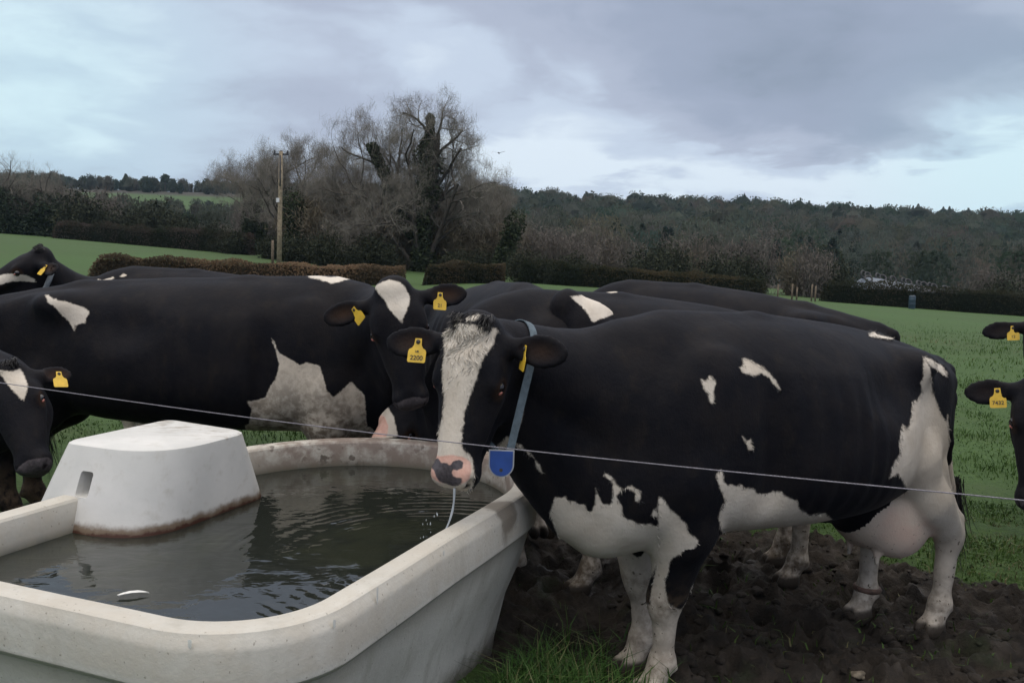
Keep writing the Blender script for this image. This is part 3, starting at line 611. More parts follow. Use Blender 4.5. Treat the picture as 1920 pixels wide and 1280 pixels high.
def trough_mat():
    def f(nt, b):
        P = nt.pos(); z = nt.node('ShaderNodeSeparateXYZ', {0: P}).outputs[2]
        n1 = nt.noise(P, 2.2, 6, .6); n2 = nt.noise(P, 11, 6, .65); n3 = nt.noise(P, 60, 4, .6); st = nt.noise(nt.scale(P, (1, 1, .12)), 9, 5, .6)
        base = nt.mix(nt.step(n1, .3, .7), (.45, .44, .40), (.57, .555, .51))
        base = nt.mix(nt.m('MULTIPLY', nt.step(st, .48, .75), .6), base, (.27, .255, .21))            # rain streaks
        rim = nt.step(z, .535, .565)
        base = nt.mix(nt.m('MULTIPLY', rim, nt.m('MULTIPLY_ADD', nt.step(n2, .35, .65), .5, .35)), base, (.45, .415, .355))    # brown scum along the lip
        lichen = nt.m('MULTIPLY', rim, nt.step(nt.noise(P, 15, 4, .55), .60, .66)); 
        far = nt.step(nt.vm('DOT_PRODUCT', P, (AX[0], AX[1], 0), out=1), 3.2, 3.6)
        base = nt.mix(nt.m('MULTIPLY', nt.m('MULTIPLY', lichen, far), .85), base, (.05, .035, .025))  # mud splashed by muzzles on the far rim
        base = nt.mix(nt.m('MULTIPLY', nt.m('MULTIPLY', far, rim), nt.step(n2, .3, .6)), base, (.22, .175, .15))
        wet = nt.step(nt.m('ADD', nt.vm('LENGTH', nt.vm('MULTIPLY', nt.vm('SUBTRACT', P, (WETP[0], WETP[1], .67)), (1, 1, .6)), out=1), nt.m('MULTIPLY', nt.m('SUBTRACT', n2, .5), .12)), .10, .055)
        base = nt.mix(nt.m('MULTIPLY', wet, .75), base, (.12, .095, .07))                               # wet splash on the right rim
        spk = nt.step(nt.noise(P, 95, 2, .4), .70, .74); base = nt.mix(nt.m('MULTIPLY', spk, .5), base, (.10, .085, .06))
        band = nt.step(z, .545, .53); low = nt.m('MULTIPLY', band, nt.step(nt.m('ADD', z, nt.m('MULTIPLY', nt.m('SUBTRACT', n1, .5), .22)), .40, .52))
        base = nt.mix(nt.m('MULTIPLY', low, .55), base, (.25, .225, .18))                               # darker, browner band under the lip, ragged along its lower edge
        inner = nt.attr('inside'); base = nt.mix(nt.m('MULTIPLY', inner, .9), base, nt.mix(nt.step(n2, .35, .65), (.03, .032, .022), (.085, .08, .055)))
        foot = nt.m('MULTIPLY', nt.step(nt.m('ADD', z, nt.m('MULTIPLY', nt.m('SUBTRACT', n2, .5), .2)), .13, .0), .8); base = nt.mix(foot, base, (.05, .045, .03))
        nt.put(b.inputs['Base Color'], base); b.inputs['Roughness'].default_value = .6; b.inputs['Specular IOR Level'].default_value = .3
        nt.put(b.inputs['Normal'], nt.bump(nt.m('ADD', n3, nt.m('MULTIPLY', n2, 1.2)), .25, .006))
    return material('painted_trough_concrete', f)
WETP = at(940, 945, 3.30)[:2]
trough = empty('water_trough', tuple(AX * 2.8 + NX * -2.03) + (0,), 'big off-white D-shaped cattle trough full of dark water', 'water trough')
TO = np.array([*(AX * 2.8 + NX * -2.03), 0.])
M_TR = trough_mat()
prof = [(.19, -.20, 0), (.165, .02, 0), (.12, .22, 0), (.072, .34, 0), (.040, .45, 0), (.028, .495, 0), (.020, .515, 0), (.006, .527, 0), (.001, .536, 0), (0, .55, 0), (0, .635, 0), (.003, .648, 0), (.014, .664, 0), (.020, .676, 0),
        (.028, .680, 0), (.082, .680, 0), (.092, .677, 0), (.099, .668, 0), (.103, .650, 0), (.110, WATER + .03, .35), (.113, WATER - .005, 1), (.16, .3, 1), (.20, .12, 1)]
rings = [np.concatenate([outline(i), np.full((len(outline(i)), 1), z)], 1) for i, z, _ in prof]; k = len(rings[0])
V = np.concatenate(rings) - TO; j = np.arange(k); Q = []
V[:, :2] += (vnoise(V, 2.2, 5, 2) * .004)[:, None]; V[:, 2] += vnoise(V[:, :2], 1.8, 6, 2) * .004 * (V[:, 2] > .4)
for i in range(len(prof) - 1): Q.append(np.stack([i * k + j, i * k + (j + 1) % k, (i + 1) * k + (j + 1) % k, (i + 1) * k + j], -1))
Q = np.concatenate(Q); me = np_mesh('basin', V, Q, True)
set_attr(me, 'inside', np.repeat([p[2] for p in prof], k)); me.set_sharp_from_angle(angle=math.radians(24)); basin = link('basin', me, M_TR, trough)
ctr = len(V)
fl = rings[-1] - TO; me = np_mesh('basin_floor', np.concatenate([fl, fl.mean(0)[None]]), np.stack([j, (j + 1) % k, np.full(k, k)], -1), True); set_attr(me, 'inside', np.ones(k + 1)); link('basin_floor', me, M_TR, trough)
# float cover: blunt box over the left wall, with a hand hole
def round_poly(corners, radii, m=12):
    P = []; N = len(corners); c = [np.array(q, float) for q in corners]
    for i in range(N):
        p, a, b2 = c[i], c[i - 1], c[(i + 1) % N]; u = (a - p) / np.linalg.norm(a - p); v = (b2 - p) / np.linalg.norm(b2 - p); r = radii[i]
        for t in np.linspace(0, 1, m):
            A = p + u * r; B = p + v * r; P.append((1 - t) ** 2 * A + 2 * t * (1 - t) * p + t * t * B)
    return np.array(P)
BT = [(2.49, -2.385), (2.49, -2.86), (3.04, -2.86), (2.99, -2.39)]; BB = [(2.345, -2.375), (2.345, -2.965), (3.19, -2.965), (3.17, -2.40)]
lv = [(0, .46), (.3, .58), (.62, .71), (.96, .842), (.985, .855), (1.0, .861)]; R_ = []
for q, z in lv:
    c = [tuple(np.array(b_) * (1 - q) + np.array(t_) * q) for b_, t_ in zip(BB, BT)]; P = round_poly(c, (.27, .06, .06, .09))
    cen = P.mean(0); ins = {.985: .002, 1.0: .012}.get(q, 0); P = P + (cen - P) / np.linalg.norm(cen - P, axis=1)[:, None] * ins; R_.append(np.concatenate([P[:, :1] * AX + P[:, 1:] * NX, np.full((len(P), 1), z)], 1))
def cover():
    k = len(R_[0]); V = np.concatenate(R_); j = np.arange(k); Q = [np.stack([i * k + j, i * k + (j + 1) % k, (i + 1) * k + (j + 1) % k, (i + 1) * k + j], -1) for i in range(len(R_) - 1)]
    cen = R_[-1].mean(0); V = np.concatenate([V, cen[None]]) - TO; T = np.stack([(len(R_) - 1) * k + j, (len(R_) - 1) * k + (j + 1) % k, np.full(k, len(V) - 1)], -1)
    me = np_mesh('float_cover', V, [np.concatenate(Q), T], True)
    def f(nt, b):
        P = nt.pos(); z = nt.node('ShaderNodeSeparateXYZ', {0: P}).outputs[2]; n1 = nt.noise(P, 3, 5, .6); n2 = nt.noise(P, 16, 6, .65)
        c = nt.mix(nt.step(n1, .3, .7), (.50, .50, .48), (.60, .59, .565))
        c = nt.mix(nt.m('MULTIPLY', nt.step(n2, .52, .78), .5), c, (.36, .335, .28))
        tt = nt.vm('DOT_PRODUCT', P, (AX[0], AX[1], 0), out=1)
        smear = nt.m('MULTIPLY', nt.m('MULTIPLY', nt.step(z, .84, .856), nt.step(tt, 2.7, 2.95)), nt.step(nt.noise(nt.scale(P, (3, 10, 1)), 3.5, 5, .6), .5, .62))
        c = nt.mix(nt.m('MULTIPLY', smear, .7), c, (.26, .22, .17))
        sc = nt.m('MULTIPLY', nt.step(tt, 3.02, 3.12), nt.step(nt.noise(P, 22, 4, .6), .52, .62)); c = nt.mix(nt.m('MULTIPLY', sc, .75), c, (.13, .10, .075))
        wl = nt.m('ADD', z, nt.m('MULTIPLY', nt.m('SUBTRACT', n2, .5), .05)); c = nt.mix(nt.step(wl, WATER + .045, WATER + .018), c, (.16, .12, .085)); c = nt.mix(nt.step(wl, WATER + .018, WATER + .004), c, (.055, .022, .014))
        nt.put(b.inputs['Base Color'], c); b.inputs['Roughness'].default_value = .5; b.inputs['Specular IOR Level'].default_value = .3
        nt.put(b.inputs['Normal'], nt.bump(n2, .22, .006))
    o = link('float_cover', me, material('float_cover_plastic', f), trough)
    bv = o.modifiers.new('hand_hole', 'BOOLEAN')
    t, n, z = 2.44, -2.70, .725; c = AX * t + NX * n
    ux = np.array([*AX, 0]); uy = np.array([*NX, 0]); tilt = ux * .92 + np.array([0, 0, .38]); hb = MB(); 
    pr = round_poly([(-.031, -.045), (.031, -.045), (.031, .045), (-.031, .045)], (.014,) * 4, 6); kk = len(pr)
    VV = np.concatenate([[np.array([*c, z]) + uy * p[0] + np.array([0, 0, 1]) * p[1] + ux * d for p in pr] for d in (-.08, .085)]); jj = np.arange(kk)
    hb.add(VV, np.stack([jj, (jj + 1) % kk, kk + (jj + 1) % kk, kk + jj], -1)); hb.add(VV[:kk], None, [(0, i + 1, i) for i in range(1, kk - 1)]); hb.add(VV[kk:], None, [(0, i, i + 1) for i in range(1, kk - 1)])
    hv = hb.build('hole_cutter', None); hv.data.transform(Matrix.Translation(-Vector(TO)))
    import bmesh
    for ob in (hv, o):
        bm = bmesh.new(); bm.from_mesh(ob.data); bmesh.ops.remove_doubles(bm, verts=bm.verts, dist=1e-5)
        if ob is o:
            eb = [e for e in bm.edges if e.is_boundary]; bmesh.ops.contextual_create(bm, geom=eb)
        bmesh.ops.recalc_face_normals(bm, faces=bm.faces); bm.to_mesh(ob.data); bm.free()
    hv.parent = trough; bv.object = hv; bv.operation = 'DIFFERENCE'; bv.solver = 'EXACT'
    trough.location = TO; bpy.context.view_layer.update()
    dg = bpy.context.evaluated_depsgraph_get(); me2 = bpy.data.meshes.new_from_object(o.evaluated_get(dg)); o.modifiers.clear(); o.data = me2; bpy.data.objects.remove(hv)
    for p_ in me2.polygons: p_.use_smooth = True
    try: me2.set_sharp_from_angle(angle=math.radians(28))
    except Exception: pass
cover()
trough.location = TO
# the white drips and scratches on the lip, where birds sat
DRIP = plain('bird_lime', (.62, .62, .58), .7, .1, 20)
for (px, py, Y, hgt) in ((711, 1112, 2.43, .045), (606, 1168, 2.24, .022), (352, 1206, 2.09, .022), (841, 1034, 2.80, .016)):
    p = at(px, py, Y); m = MB(); n = len(trough.children)
    out = None; tn = np.array([p[0] @ AX if False else (p[0] * AX[0] + p[1] * AX[1]), p[0] * NX[0] + p[1] * NX[1]])
    P = outline(-.0015, 300); d2 = ((P - p[:2]) ** 2).sum(1); i = int(d2.argmin()); q = P[i]; tg = P[(i + 1) % len(P)] - P[i - 1]; tg /= np.linalg.norm(tg); nm = np.array([tg[1], -tg[0], 0])
    V = []; W = (.0035, .005, .004, .0045, .002)
    for kx, w in enumerate(W): z = p[2] + hgt / 2 - hgt * kx / 4; V += [(q[0] - tg[0] * w, q[1] - tg[1] * w, z), (q[0] + nm[0] * .002, q[1] + nm[1] * .002, z), (q[0] + tg[0] * w, q[1] + tg[1] * w, z)]
    m.add(np.array(V) - TO, [(a * 3 + b_, a * 3 + b_ + 1, a * 3 + b_ + 4, a * 3 + b_ + 3) for a in range(4) for b_ in (0, 1)]); m.build('white_drip', DRIP, trough, True)
# water
def water():
    R = outline(.111); k = len(R); cen = R.mean(0); V = [np.append(cen, WATER)]; rr = 40
    for i in range(1, rr + 1): V += [np.append(cen + (q - cen) * i / rr, WATER) for q in R]
    V = np.array(V); j = np.arange(k); T = np.stack([np.zeros(k, int), 1 + j, 1 + (j + 1) % k], -1); Q = np.concatenate([np.stack([1 + i * k + j, 1 + (i + 1) * k + j, 1 + (i + 1) * k + (j + 1) % k, 1 + i * k + (j + 1) % k], -1) for i in range(rr - 1)])
    dr = DROP[:2]; d = np.linalg.norm(V[:, :2] - dr, axis=1)
    V[:, 2] += .0006 * np.sin(d * 2 * math.pi / .085) * np.exp(-((d - .50) / .30) ** 2) + .0012 * vnoise(V[:, :2], 4.0, 3, 2)
    def f(nt, b):
        P = nt.pos(); rel = nt.vm('SUBTRACT', P, (dr[0], dr[1], WATER)); dist = nt.m('ADD', nt.vm('LENGTH', rel, out=1), nt.m('MULTIPLY', nt.m('SUBTRACT', nt.noise(P, 5, 3), .5), .05))
        ring = nt.m('MULTIPLY', nt.m('SINE', nt.m('MULTIPLY', dist, 2 * math.pi / .05)), nt.m('EXPONENT', nt.m('MULTIPLY', nt.m('POWER', nt.m('DIVIDE', nt.m('SUBTRACT', dist, .58), .22), 2.0), -1.0)))
        w = nt.noise(nt.scale(P, (1, 1.6, 1)), 7, 3, .5, .4); w2 = nt.noise(P, 2.2, 2, .5)
        h = nt.m('ADD', nt.m('MULTIPLY', nt.m('MULTIPLY', ring, nt.step(nt.noise(P, 3.0, 3), .48, .62)), .16), nt.m('ADD', nt.m('MULTIPLY', w, .55), nt.m('MULTIPLY', w2, .9)))
        weed = nt.step(nt.noise(P, 2.6, 5, .6), .5, .65)
        nt.put(b.inputs['Base Color'], nt.mix(weed, (.015, .0175, .014), (.022, .025, .017))); b.inputs['Roughness'].default_value = .025; b.inputs['IOR'].default_value = 1.34
        b.inputs['Specular IOR Level'].default_value = .95
        nt.put(b.inputs['Normal'], nt.bump(h, .35, .016))
    tag(link('water', np_mesh('water', V, [Q, T], True), material('trough_water', f)), kind='structure')
DROP = at(826, 1010, 3.03); DROP[2] = WATER
water()
# a moulted feather on the water
p = at(222, 1117, 2.56); p = CP + (p - CP) * (WATER + .006 - EYE) / (p[2] - EYE); m = MB(); sp = [(0 + .085 * t, .012 * math.sin(t * 2.2), .004 * math.sin(t * 3.1)) for t in np.linspace(0, 1, 12)]; m.tube(sp, np.linspace(.0016, .0006, 12), 5)
wv = [.003, .012, .016, .015, .019, .017, .014, .018, .013, .010, .006, .001]; V = []
for s, w in zip(sp, wv): w *= .55; V += [(s[0] - .006, s[1] - w, s[2] + .003), (s[0], s[1], s[2] + .001), (s[0] - .004, s[1] + w * .8, s[2] + .004)]
m.add(V, [(a * 3 + b_, a * 3 + b_ + 1, a * 3 + b_ + 4, a * 3 + b_ + 3) for a in range(11) for b_ in (0, 1)]); o = m.build('feather', plain('white_feather', (.62, .62, .6), .8, .1, 40)); o.location = p; o.rotation_euler = (0, 0, .25); tag(o, 'small white feather floating on the trough water near the near rim', 'feather')
# electric fence wire in front of the cows
def wire():
    a = np.array([-1.84, 3.27, 0]); b2 = np.array([1.10, 1.97, 0]); d = b2 - a; za = at(0, 718, 3.27)[2]; zb = at(1920, 935, 1.97)[2]; P = []
    for t in np.linspace(-.9, 1.9, 120): P.append(a + d * t + np.array([0, 0, za + (zb - za) * t - .022 * math.sin(math.pi * min(max(t, 0), 1))]))
    P = np.array(P); m = MB(); s = np.linspace(0, len(P) - 1, 1600); PP = np.stack([np.interp(s, np.arange(len(P)), P[:, i]) for i in range(3)], 1); L = np.arange(1600) * .0055
    for ph in (0, 2.1, 4.2): q = PP + .0011 * np.stack([0 * L, np.cos(L * 260 + ph), np.sin(L * 260 + ph)], 1); m.tube(q, .0008, 4, False)
    o = m.build('fence_wire', plain('grey_polywire', (.20, .19, .22), .5, .25, 90), None, True); tag(o, 'thin grey electric fence wire stretched across in front of the cows', 'fence wire')
wire()

# ------------------------------------------------------------------ cows: one implicit surface each (trunk, neck, head, limbs, udder, tail blended), then meshed
class Field:
    def __init__(s, lo, hi, h):
        s.lo = np.array(lo, float); s.h = h; s.n = np.ceil((np.array(hi) - s.lo) / h).astype(int) + 1
        s.ax = [s.lo[i] + np.arange(s.n[i]) * h for i in range(3)]; s.F = np.full(s.n, .5, np.float32)
    def sub(s, lo, hi):
        sl = tuple(slice(max(0, int((lo[i] - s.lo[i]) / s.h) - 1), min(s.n[i], max(0, int((hi[i] - s.lo[i]) / s.h) + 3))) for i in range(3))
        g = np.meshgrid(*[s.ax[i][sl[i]] for i in range(3)], indexing='ij'); return sl, np.stack(g, -1)
    def put(s, sl, d, k, cut=False):
        A = s.F[sl]; d = d.astype(np.float32)
        if cut: h = np.maximum(k - np.abs(A + d), 0) / k; s.F[sl] = np.maximum(A, -d) + h * h * k / 4
        else: h = np.maximum(k - np.abs(A - d), 0) / k; s.F[sl] = np.minimum(A, d) - h * h * k / 4
    def cap(s, a, b, r1, r2, k=.04, cut=False):
        a = np.array(a, float); b = np.array(b, float); m = max(r1, r2) + k + .03; sl, P = s.sub(np.minimum(a, b) - m, np.maximum(a, b) + m)
        ab = b - a; t = np.clip(((P - a) @ ab) / (ab @ ab + 1e-12), 0, 1); d = np.linalg.norm(P - a - t[..., None] * ab, axis=-1) - (r1 + (r2 - r1) * t); s.put(sl, d, k, cut)
    def ell(s, c, rad, k=.05, R=None, cut=False):
        c = np.array(c, float); rad = np.array(rad, float); m = max(rad) + k + .03; sl, P = s.sub(c - m, c + m); q = P - c
        if R is not None: q = q @ np.array(R).T
        k0 = np.linalg.norm(q / rad, axis=-1); k1 = np.linalg.norm(q / rad ** 2, axis=-1) + 1e-9; s.put(sl, np.where(k0 < 1e-6, -min(rad), k0 * (k0 - 1) / k1), k, cut)
    def chain(s, pts, rad, k=.04):
        for i in range(len(pts) - 1): s.cap(pts[i], pts[i + 1], rad[i], rad[i + 1], k)
    def mesh(s, smooth=3):
        F = s.F; I = F < 0; nx, ny, nz = F.shape; corner = [(i, j, k) for i in (0, 1) for j in (0, 1) for k in (0, 1)]
        cnt = sum(I[i:nx - 1 + i, j:ny - 1 + j, k:nz - 1 + k].astype(np.int8) for i, j, k in corner); act = (cnt > 0) & (cnt < 8)
        idx = np.full(act.shape, -1, np.int64); ii = np.argwhere(act); idx[act] = np.arange(len(ii)); S = np.zeros((len(ii), 3)); N = np.zeros(len(ii))
        for a in range(8):
            for b in range(a + 1, 8):
                ca, cb = np.array(corner[a]), np.array(corner[b])
                if np.abs(ca - cb).sum() != 1: continue
                fa = F[tuple((ii + ca).T)]; fb = F[tuple((ii + cb).T)]; x = (fa < 0) != (fb < 0); t = np.where(x, fa / np.where(x, fa - fb, 1), 0)
                S[x] += ca + t[x, None] * (cb - ca); N[x] += 1
        V = (ii + S / N[:, None]) * s.h + s.lo; Q = []
        for ax in range(3):
            o1, o2 = [(1, 2), (2, 0), (0, 1)][ax]
            A = np.moveaxis(I, ax, 0)[:-1]; B = np.moveaxis(I, ax, 0)[1:]; e = np.argwhere(A != B); sgn = A[tuple(e.T)]
            pos = np.zeros_like(e); oth = [i for i in range(3) if i != ax]; pos[:, ax] = e[:, 0]; pos[:, oth[0]] = e[:, 1]; pos[:, oth[1]] = e[:, 2]
            ok = (pos[:, o1] > 0) & (pos[:, o2] > 0) & (pos[:, o1] < F.shape[o1] - 1) & (pos[:, o2] < F.shape[o2] - 1); pos = pos[ok]; sgn = sgn[ok]; q = []
            for d1, d2 in ((0, 0), (1, 0), (1, 1), (0, 1)):
                p = pos.copy(); p[:, o1] -= d1; p[:, o2] -= d2; q.append(idx[tuple(p.T)])
            q = np.stack(q, 1); q[~sgn] = q[~sgn][:, ::-1]; Q.append(q)
        Q = np.concatenate(Q)
        E = np.concatenate([Q[:, [0, 1]], Q[:, [1, 2]], Q[:, [2, 3]], Q[:, [3, 0]]])
        for _ in range(smooth):
            W = np.bincount(E[:, 0], minlength=len(V)) + np.bincount(E[:, 1], minlength=len(V)); L = np.stack([np.bincount(E[:, 0], V[E[:, 1], i], len(V)) + np.bincount(E[:, 1], V[E[:, 0], i], len(V)) for i in range(3)], 1)
            V = V + .5 * (L / np.maximum(W, 1)[:, None] - V)
        return V, Q
_tx = np.array([-.93, -.90, -.85, -.75, -.6, -.45, -.3, -.1, .1, .3, .5, .7, .85, .98, 1.08, 1.14])
_tz = np.array([1.06, 1.11, 1.16, 1.21, 1.25, 1.285, 1.325, 1.36, 1.385, 1.40, 1.405, 1.41, 1.40, 1.36, 1.26, 1.12])
_bz = np.array([.90, .80, .75, .70, .66, .62, .595, .58, .575, .58, .585, .58, .575, .59, .64, .72])
_w = np.array([.05, .065, .09, .13, .18, .24, .31, .375, .395, .38, .345, .30, .265, .22, .17, .08])
TX = np.linspace(-.93, 1.14, 240)
def _s(y): q = np.interp(TX, _tx, y); kx = np.ones(19) / 19; return np.convolve(np.pad(q, 9, 'edge'), kx, 'valid')
TZ, TB, TW = _s(_tz), _s(_bz), _s(_w)
def head_axes(o, nose, normal):
    a = np.array(nose, float) - o; a /= np.linalg.norm(a); c = np.array(normal, float); c -= (c @ a) * a; c /= np.linalg.norm(c); return np.array([a, np.cross(c, a), c])
def cow_field(P, h):
    o, A, hs = P['ho'], P['hA'], P.get('hs', 1.0)
    H = lambda a, b, c: o + hs * (np.array([a, b, c]) @ A)
    ends = np.array([H(-.05, 0, 0), H(.56, 0, 0), H(.1, .34, -.1), H(.1, -.34, -.1), H(.3, 0, -.28)])
    lo = np.minimum([-1.02, -.48, -.03], ends.min(0) - .09); hi = np.maximum([1.25, .48, 1.52], ends.max(0) + .09); F = Field(lo, hi, h)
    # trunk
    sl, q = F.sub((-1.0, -.47, .45), (1.22, .47, 1.5)); x, y, z = q[..., 0], q[..., 1], q[..., 2]
    xc = np.clip(x, -.93, 1.14); zt, zb, w = np.interp(xc, TX, TZ), np.interp(xc, TX, TB), np.interp(xc, TX, TW); zc, hh = (zt + zb) / 2, (zt - zb) / 2; v = (z - zc) / hh
    we = w * (1 - .13 * v - .10 * np.clip(v - .55, 0, 1) * 2); f = (np.abs(np.abs(y) / we) ** 2.25 + np.abs(v) ** 2.5) ** (1 / 2.35) - 1
    d = f * np.minimum(w, hh) * .95 + np.maximum(0, x - 1.14) + np.maximum(0, -.93 - x); F.put(sl, d, .001)
    fat = P.get('fat', 0)
    for s in (1, -1):
        F.ell((-.43, s * .195, 1.205), (.10, .07, .06), .12)                      # hooks
        F.cap((-.84, s * .07, 1.11), (-.74, s * .085, 1.13), .038, .045, .12)         # pins
        F.ell((-.17, s * .43, 1.16), (.17, .13, .12), .12, cut=True)                # hollow in front of the hip
        F.ell((-.57, s * .105, .90), (.21, .08, .33), .09)                        # thigh
        F.ell((.74, s * .205, 1.00), (.17, .085, .30), .09, [[.94, 0, .34], [0, 1, 0], [-.34, 0, .94]])   # shoulder
        F.ell((.90, s * .13, .80), (.13, .10, .15), .08)
        F.ell((.47, s * .37, .93), (.035, .05, .26), .10, cut=True)                 # dip behind the shoulder
    F.cap((.72, 0, 1.36), (.3, 0, 1.355), .055, .045, .06)                          # withers and spine
    F.cap((.3, 0, 1.355), (-.4, 0, 1.262), .045, .05, .06); F.cap((-.4, 0, 1.262), (-.84, 0, 1.155), .05, .04, .06)
    F.ell((.92, 0, .67), (.17, .13, .11), .10)                                      # brisket
    # legs
    for s, key in ((1, 'l'), (-1, 'r')):
        lk = P.get('leg', .98); kk = 1.22; fx, fz, fy = P.get('f' + key, (0, 0, 0)); x0 = .75 + fx; g = fz; yl = s * (.092 + fy)
        F.cap((.76, s * .185, .84), (.735 + fx * .3, s * .175, .64), .13, .10, .07)
        F.cap((.735 + fx * .3, s * .175, .66), (.745 + fx * .8, s * .12 + fy * s, .40), .108, .070, .05)
        F.ell((x0 + .008, yl * 1.12, .365), (.066, .058, .085), .03)                # knee
        F.cap((x0 - .005, yl * 1.1, .33), (x0 - .01, yl, .15), .050 * lk, .039 * lk, .03); F.ell((x0 - .008, yl, .125 + g * .0), (.052 * lk, .050 * lk, .05), .03)
        F.cap((x0 - .005, yl, .12), (x0 + .035, yl, .045), .044 * lk, .050 * lk, .025)
        for e in (1, -1): F.ell((x0 + .055, yl + e * .027, .022), (.068, .028, .048), .008)
        F.cap((x0 - .055, yl - .02, .10), (x0 - .05, yl + .02, .10), .016, .016, .015)
        hx, hz, hy = P.get('h' + key, (0, 0, 0)); x1 = -.72 + hx; yh = s * (.115 + hy)
        F.cap((-.50 + hx * .25, s * .145, .80), (-.56 + hx * .6, s * (.140 + hy * .5), .60), .118, .088, .07)
        F.cap((-.58 + hx * .6, s * .165, .62), (x1 + .005, s * .13 + hy * s, .44), .105, .060 * lk, .05)
        F.ell((x1 - .012, yh * 1.08, .43), (.064 * lk, .046 * lk, .078), .03); F.cap((x1 - .04, yh * 1.08, .45), (x1 - .062, yh * 1.06, .51), .030, .022, .03)
        F.cap((x1 - .03, yh * 1.06, .53), (x1 + .04, s * .15, .74), .024, .03, .05)  # tendon above the hock
        F.cap((x1 - .005, yh * 1.05, .40), (x1 + .005, yh, .15), .048 * lk, .040 * lk, .03); F.ell((x1 + .008, yh, .125), (.052 * lk, .050 * lk, .05), .03)
        F.cap((x1 + .01, yh, .12), (x1 + .05, yh, .045), .044 * lk, .049 * lk, .025)
        for e in (1, -1): F.ell((x1 + .065, yh + e * .027, .022), (.066, .028, .047), .008)
        F.cap((x1 - .04, yh - .02, .10), (x1 - .035, yh + .02, .10), .016, .016, .015)
    # udder
    if P.get('udder', True):
        F.ell((-.47, .0, .575), (.235, .18, .20), .018); F.ell((-.51, .075, .50), (.165, .115, .15), .03); F.ell((-.51, -.075, .50), (.165, .115, .15), .03)
        F.cap((-.36, 0, .60), (-.14, 0, .565), .11, .04, .08)
        for tx, ty in ((-.40, .075), (-.40, -.075), (-.56, .065), (-.56, -.065)): F.cap((tx, ty, .40), (tx + .004, ty, .335), .019, .012, .015)
    # tail
    sw = P.get('tail', 0.0); F.chain([(-.84, 0, 1.165), (-.93, sw * .2, 1.14), (-.958, sw * .5, 1.02), (-.955, sw * .8, .82), (-.94, sw, .58)], [.045, .036, .028, .022, .017], .03)
    # neck: crest, sides and throat bent from the shoulders to the head
    bend = P.get('bend')
    if bend is None: bend = .5 * (H(.06, 0, -.16) - A[2] * .30) + .5 * np.array([1.18, 0, 1.17]) 
    bend = np.array(bend)
    def bez(p0, p1, p2, n=7): t = np.linspace(0, 1, n)[:, None]; return (1 - t) ** 2 * p0 + 2 * t * (1 - t) * p1 + t * t * p2
    up = np.array([0, 0, 1.]); hb = H(.07, 0, -.165); hc = H(.02, 0, -.105); ht = H(.185, 0, -.215)
    lw = lambda r0, r1: np.linspace(0, 1, 7) * (r1 - r0) + r0
    n1 = bez(np.array([.78, 0, 1.26]), bend + up * P.get('crest', .05), hc); n2 = bez(np.array([.86, 0, 1.06]), bend - up * .02, hb); n3 = bez(np.array([.98, 0, .82]), bend - up * .18, ht)
    F.chain(n1, lw(.125, .055), .07); F.chain(n2, lw(.215, .088), .07); F.chain(n3, lw(.17, .060), .07)
    n4 = bez(np.array([1.0, 0, .65]), bend - up * .36 + (bend - np.array([.9, 0, 1.2])) * .12, ht); F.chain(n4, lw(.085, .035), .09)   # dewlap
    # head
    cap = lambda a, b, r1, r2, k=.03, cut=False: F.cap(H(*a), H(*b), r1 * hs, r2 * hs, k, cut); ell = lambda c, r, k=.03, cut=False, R=None: F.ell(H(*c), np.array(r) * hs, k, (A if R is None else R @ A), cut)
    ell((.13, 0, -.085), (.17, .112, .092), .03); ell((.01, 0, -.055), (.06, .075, .06), .04)
    cap((.14, .035, -.085), (.42, .022, -.070), .088, .052, .03); cap((.14, -.035, -.085), (.42, -.022, -.070), .088, .052, .03)
    cap((.20, 0, -.05), (.46, 0, -.045), .055, .042, .03)
    for s in (1, -1):
        ell((.185, s * .055, -.185), (.115, .048, .085), .04)                      # jaw
        cap((.20, s * .05, -.20), (.44, s * .022, -.135), .048, .034, .03)
        ell((.185, s * .100, -.062), (.048, .026, .042), .025)                     # eye socket
        cap((.13, s * .098, -.040), (.20, s * .108, -.036), .016, .016, .02)       # brow
        cap((.24, s * .085, -.10), (.36, s * .062, -.085), .022, .016, .03)        # cheek ridge
        ell((.20, s * .121, -.066), (.020, .016, .013), .012, True)                # eye opening
        ell((.502, s * .043, -.055), (.042, .034, .045), .02)
    ell((.485, 0, -.085), (.062, .080, .072), .03); ell((.50, 0, -.125), (.05, .058, .036), .02)
    for s in (1, -1):
        cap((.545, s * .052, -.060), (.515, s * .066, -.048), .0135, .012, .008, True); cap((.50, s * .084, -.118), (.41, s * .066, -.115), .006, .005, .008, True)
    # ears
    for s, key in ((1, 'el'), (-1, 'er')):
        dr, bk, tw = P.get(key, (.12, .25, 0.0)); e1 = np.array([dr, s, -bk]); e1 /= np.linalg.norm(e1)
        e3 = np.array([math.sin(tw), 0, math.cos(tw)]) ; e3 = e3 - (e3 @ e1) * e1; e3 /= np.linalg.norm(e3); e2 = np.cross(e3, e1); R = np.array([e1, e2, e3]); b0 = np.array([.055, s * .085, -.10])
        L = P.get('earL', 1.0); cap(tuple(b0), tuple(b0 + e1 * .08), .036, .030, .03); ce = b0 + e1 * .155 * L
        F.ell(H(*ce), np.array([.105 * L, .058, .021]) * hs, .02, R @ A); F.ell(H(*(ce + e3 * .019 + e1 * .008)), np.array([.085 * L, .043, .017]) * hs, .012, R @ A, True)
        P['ear' + key[1]] = (b0, e1, e2, e3, ce)
    V, Q = F.mesh(3)
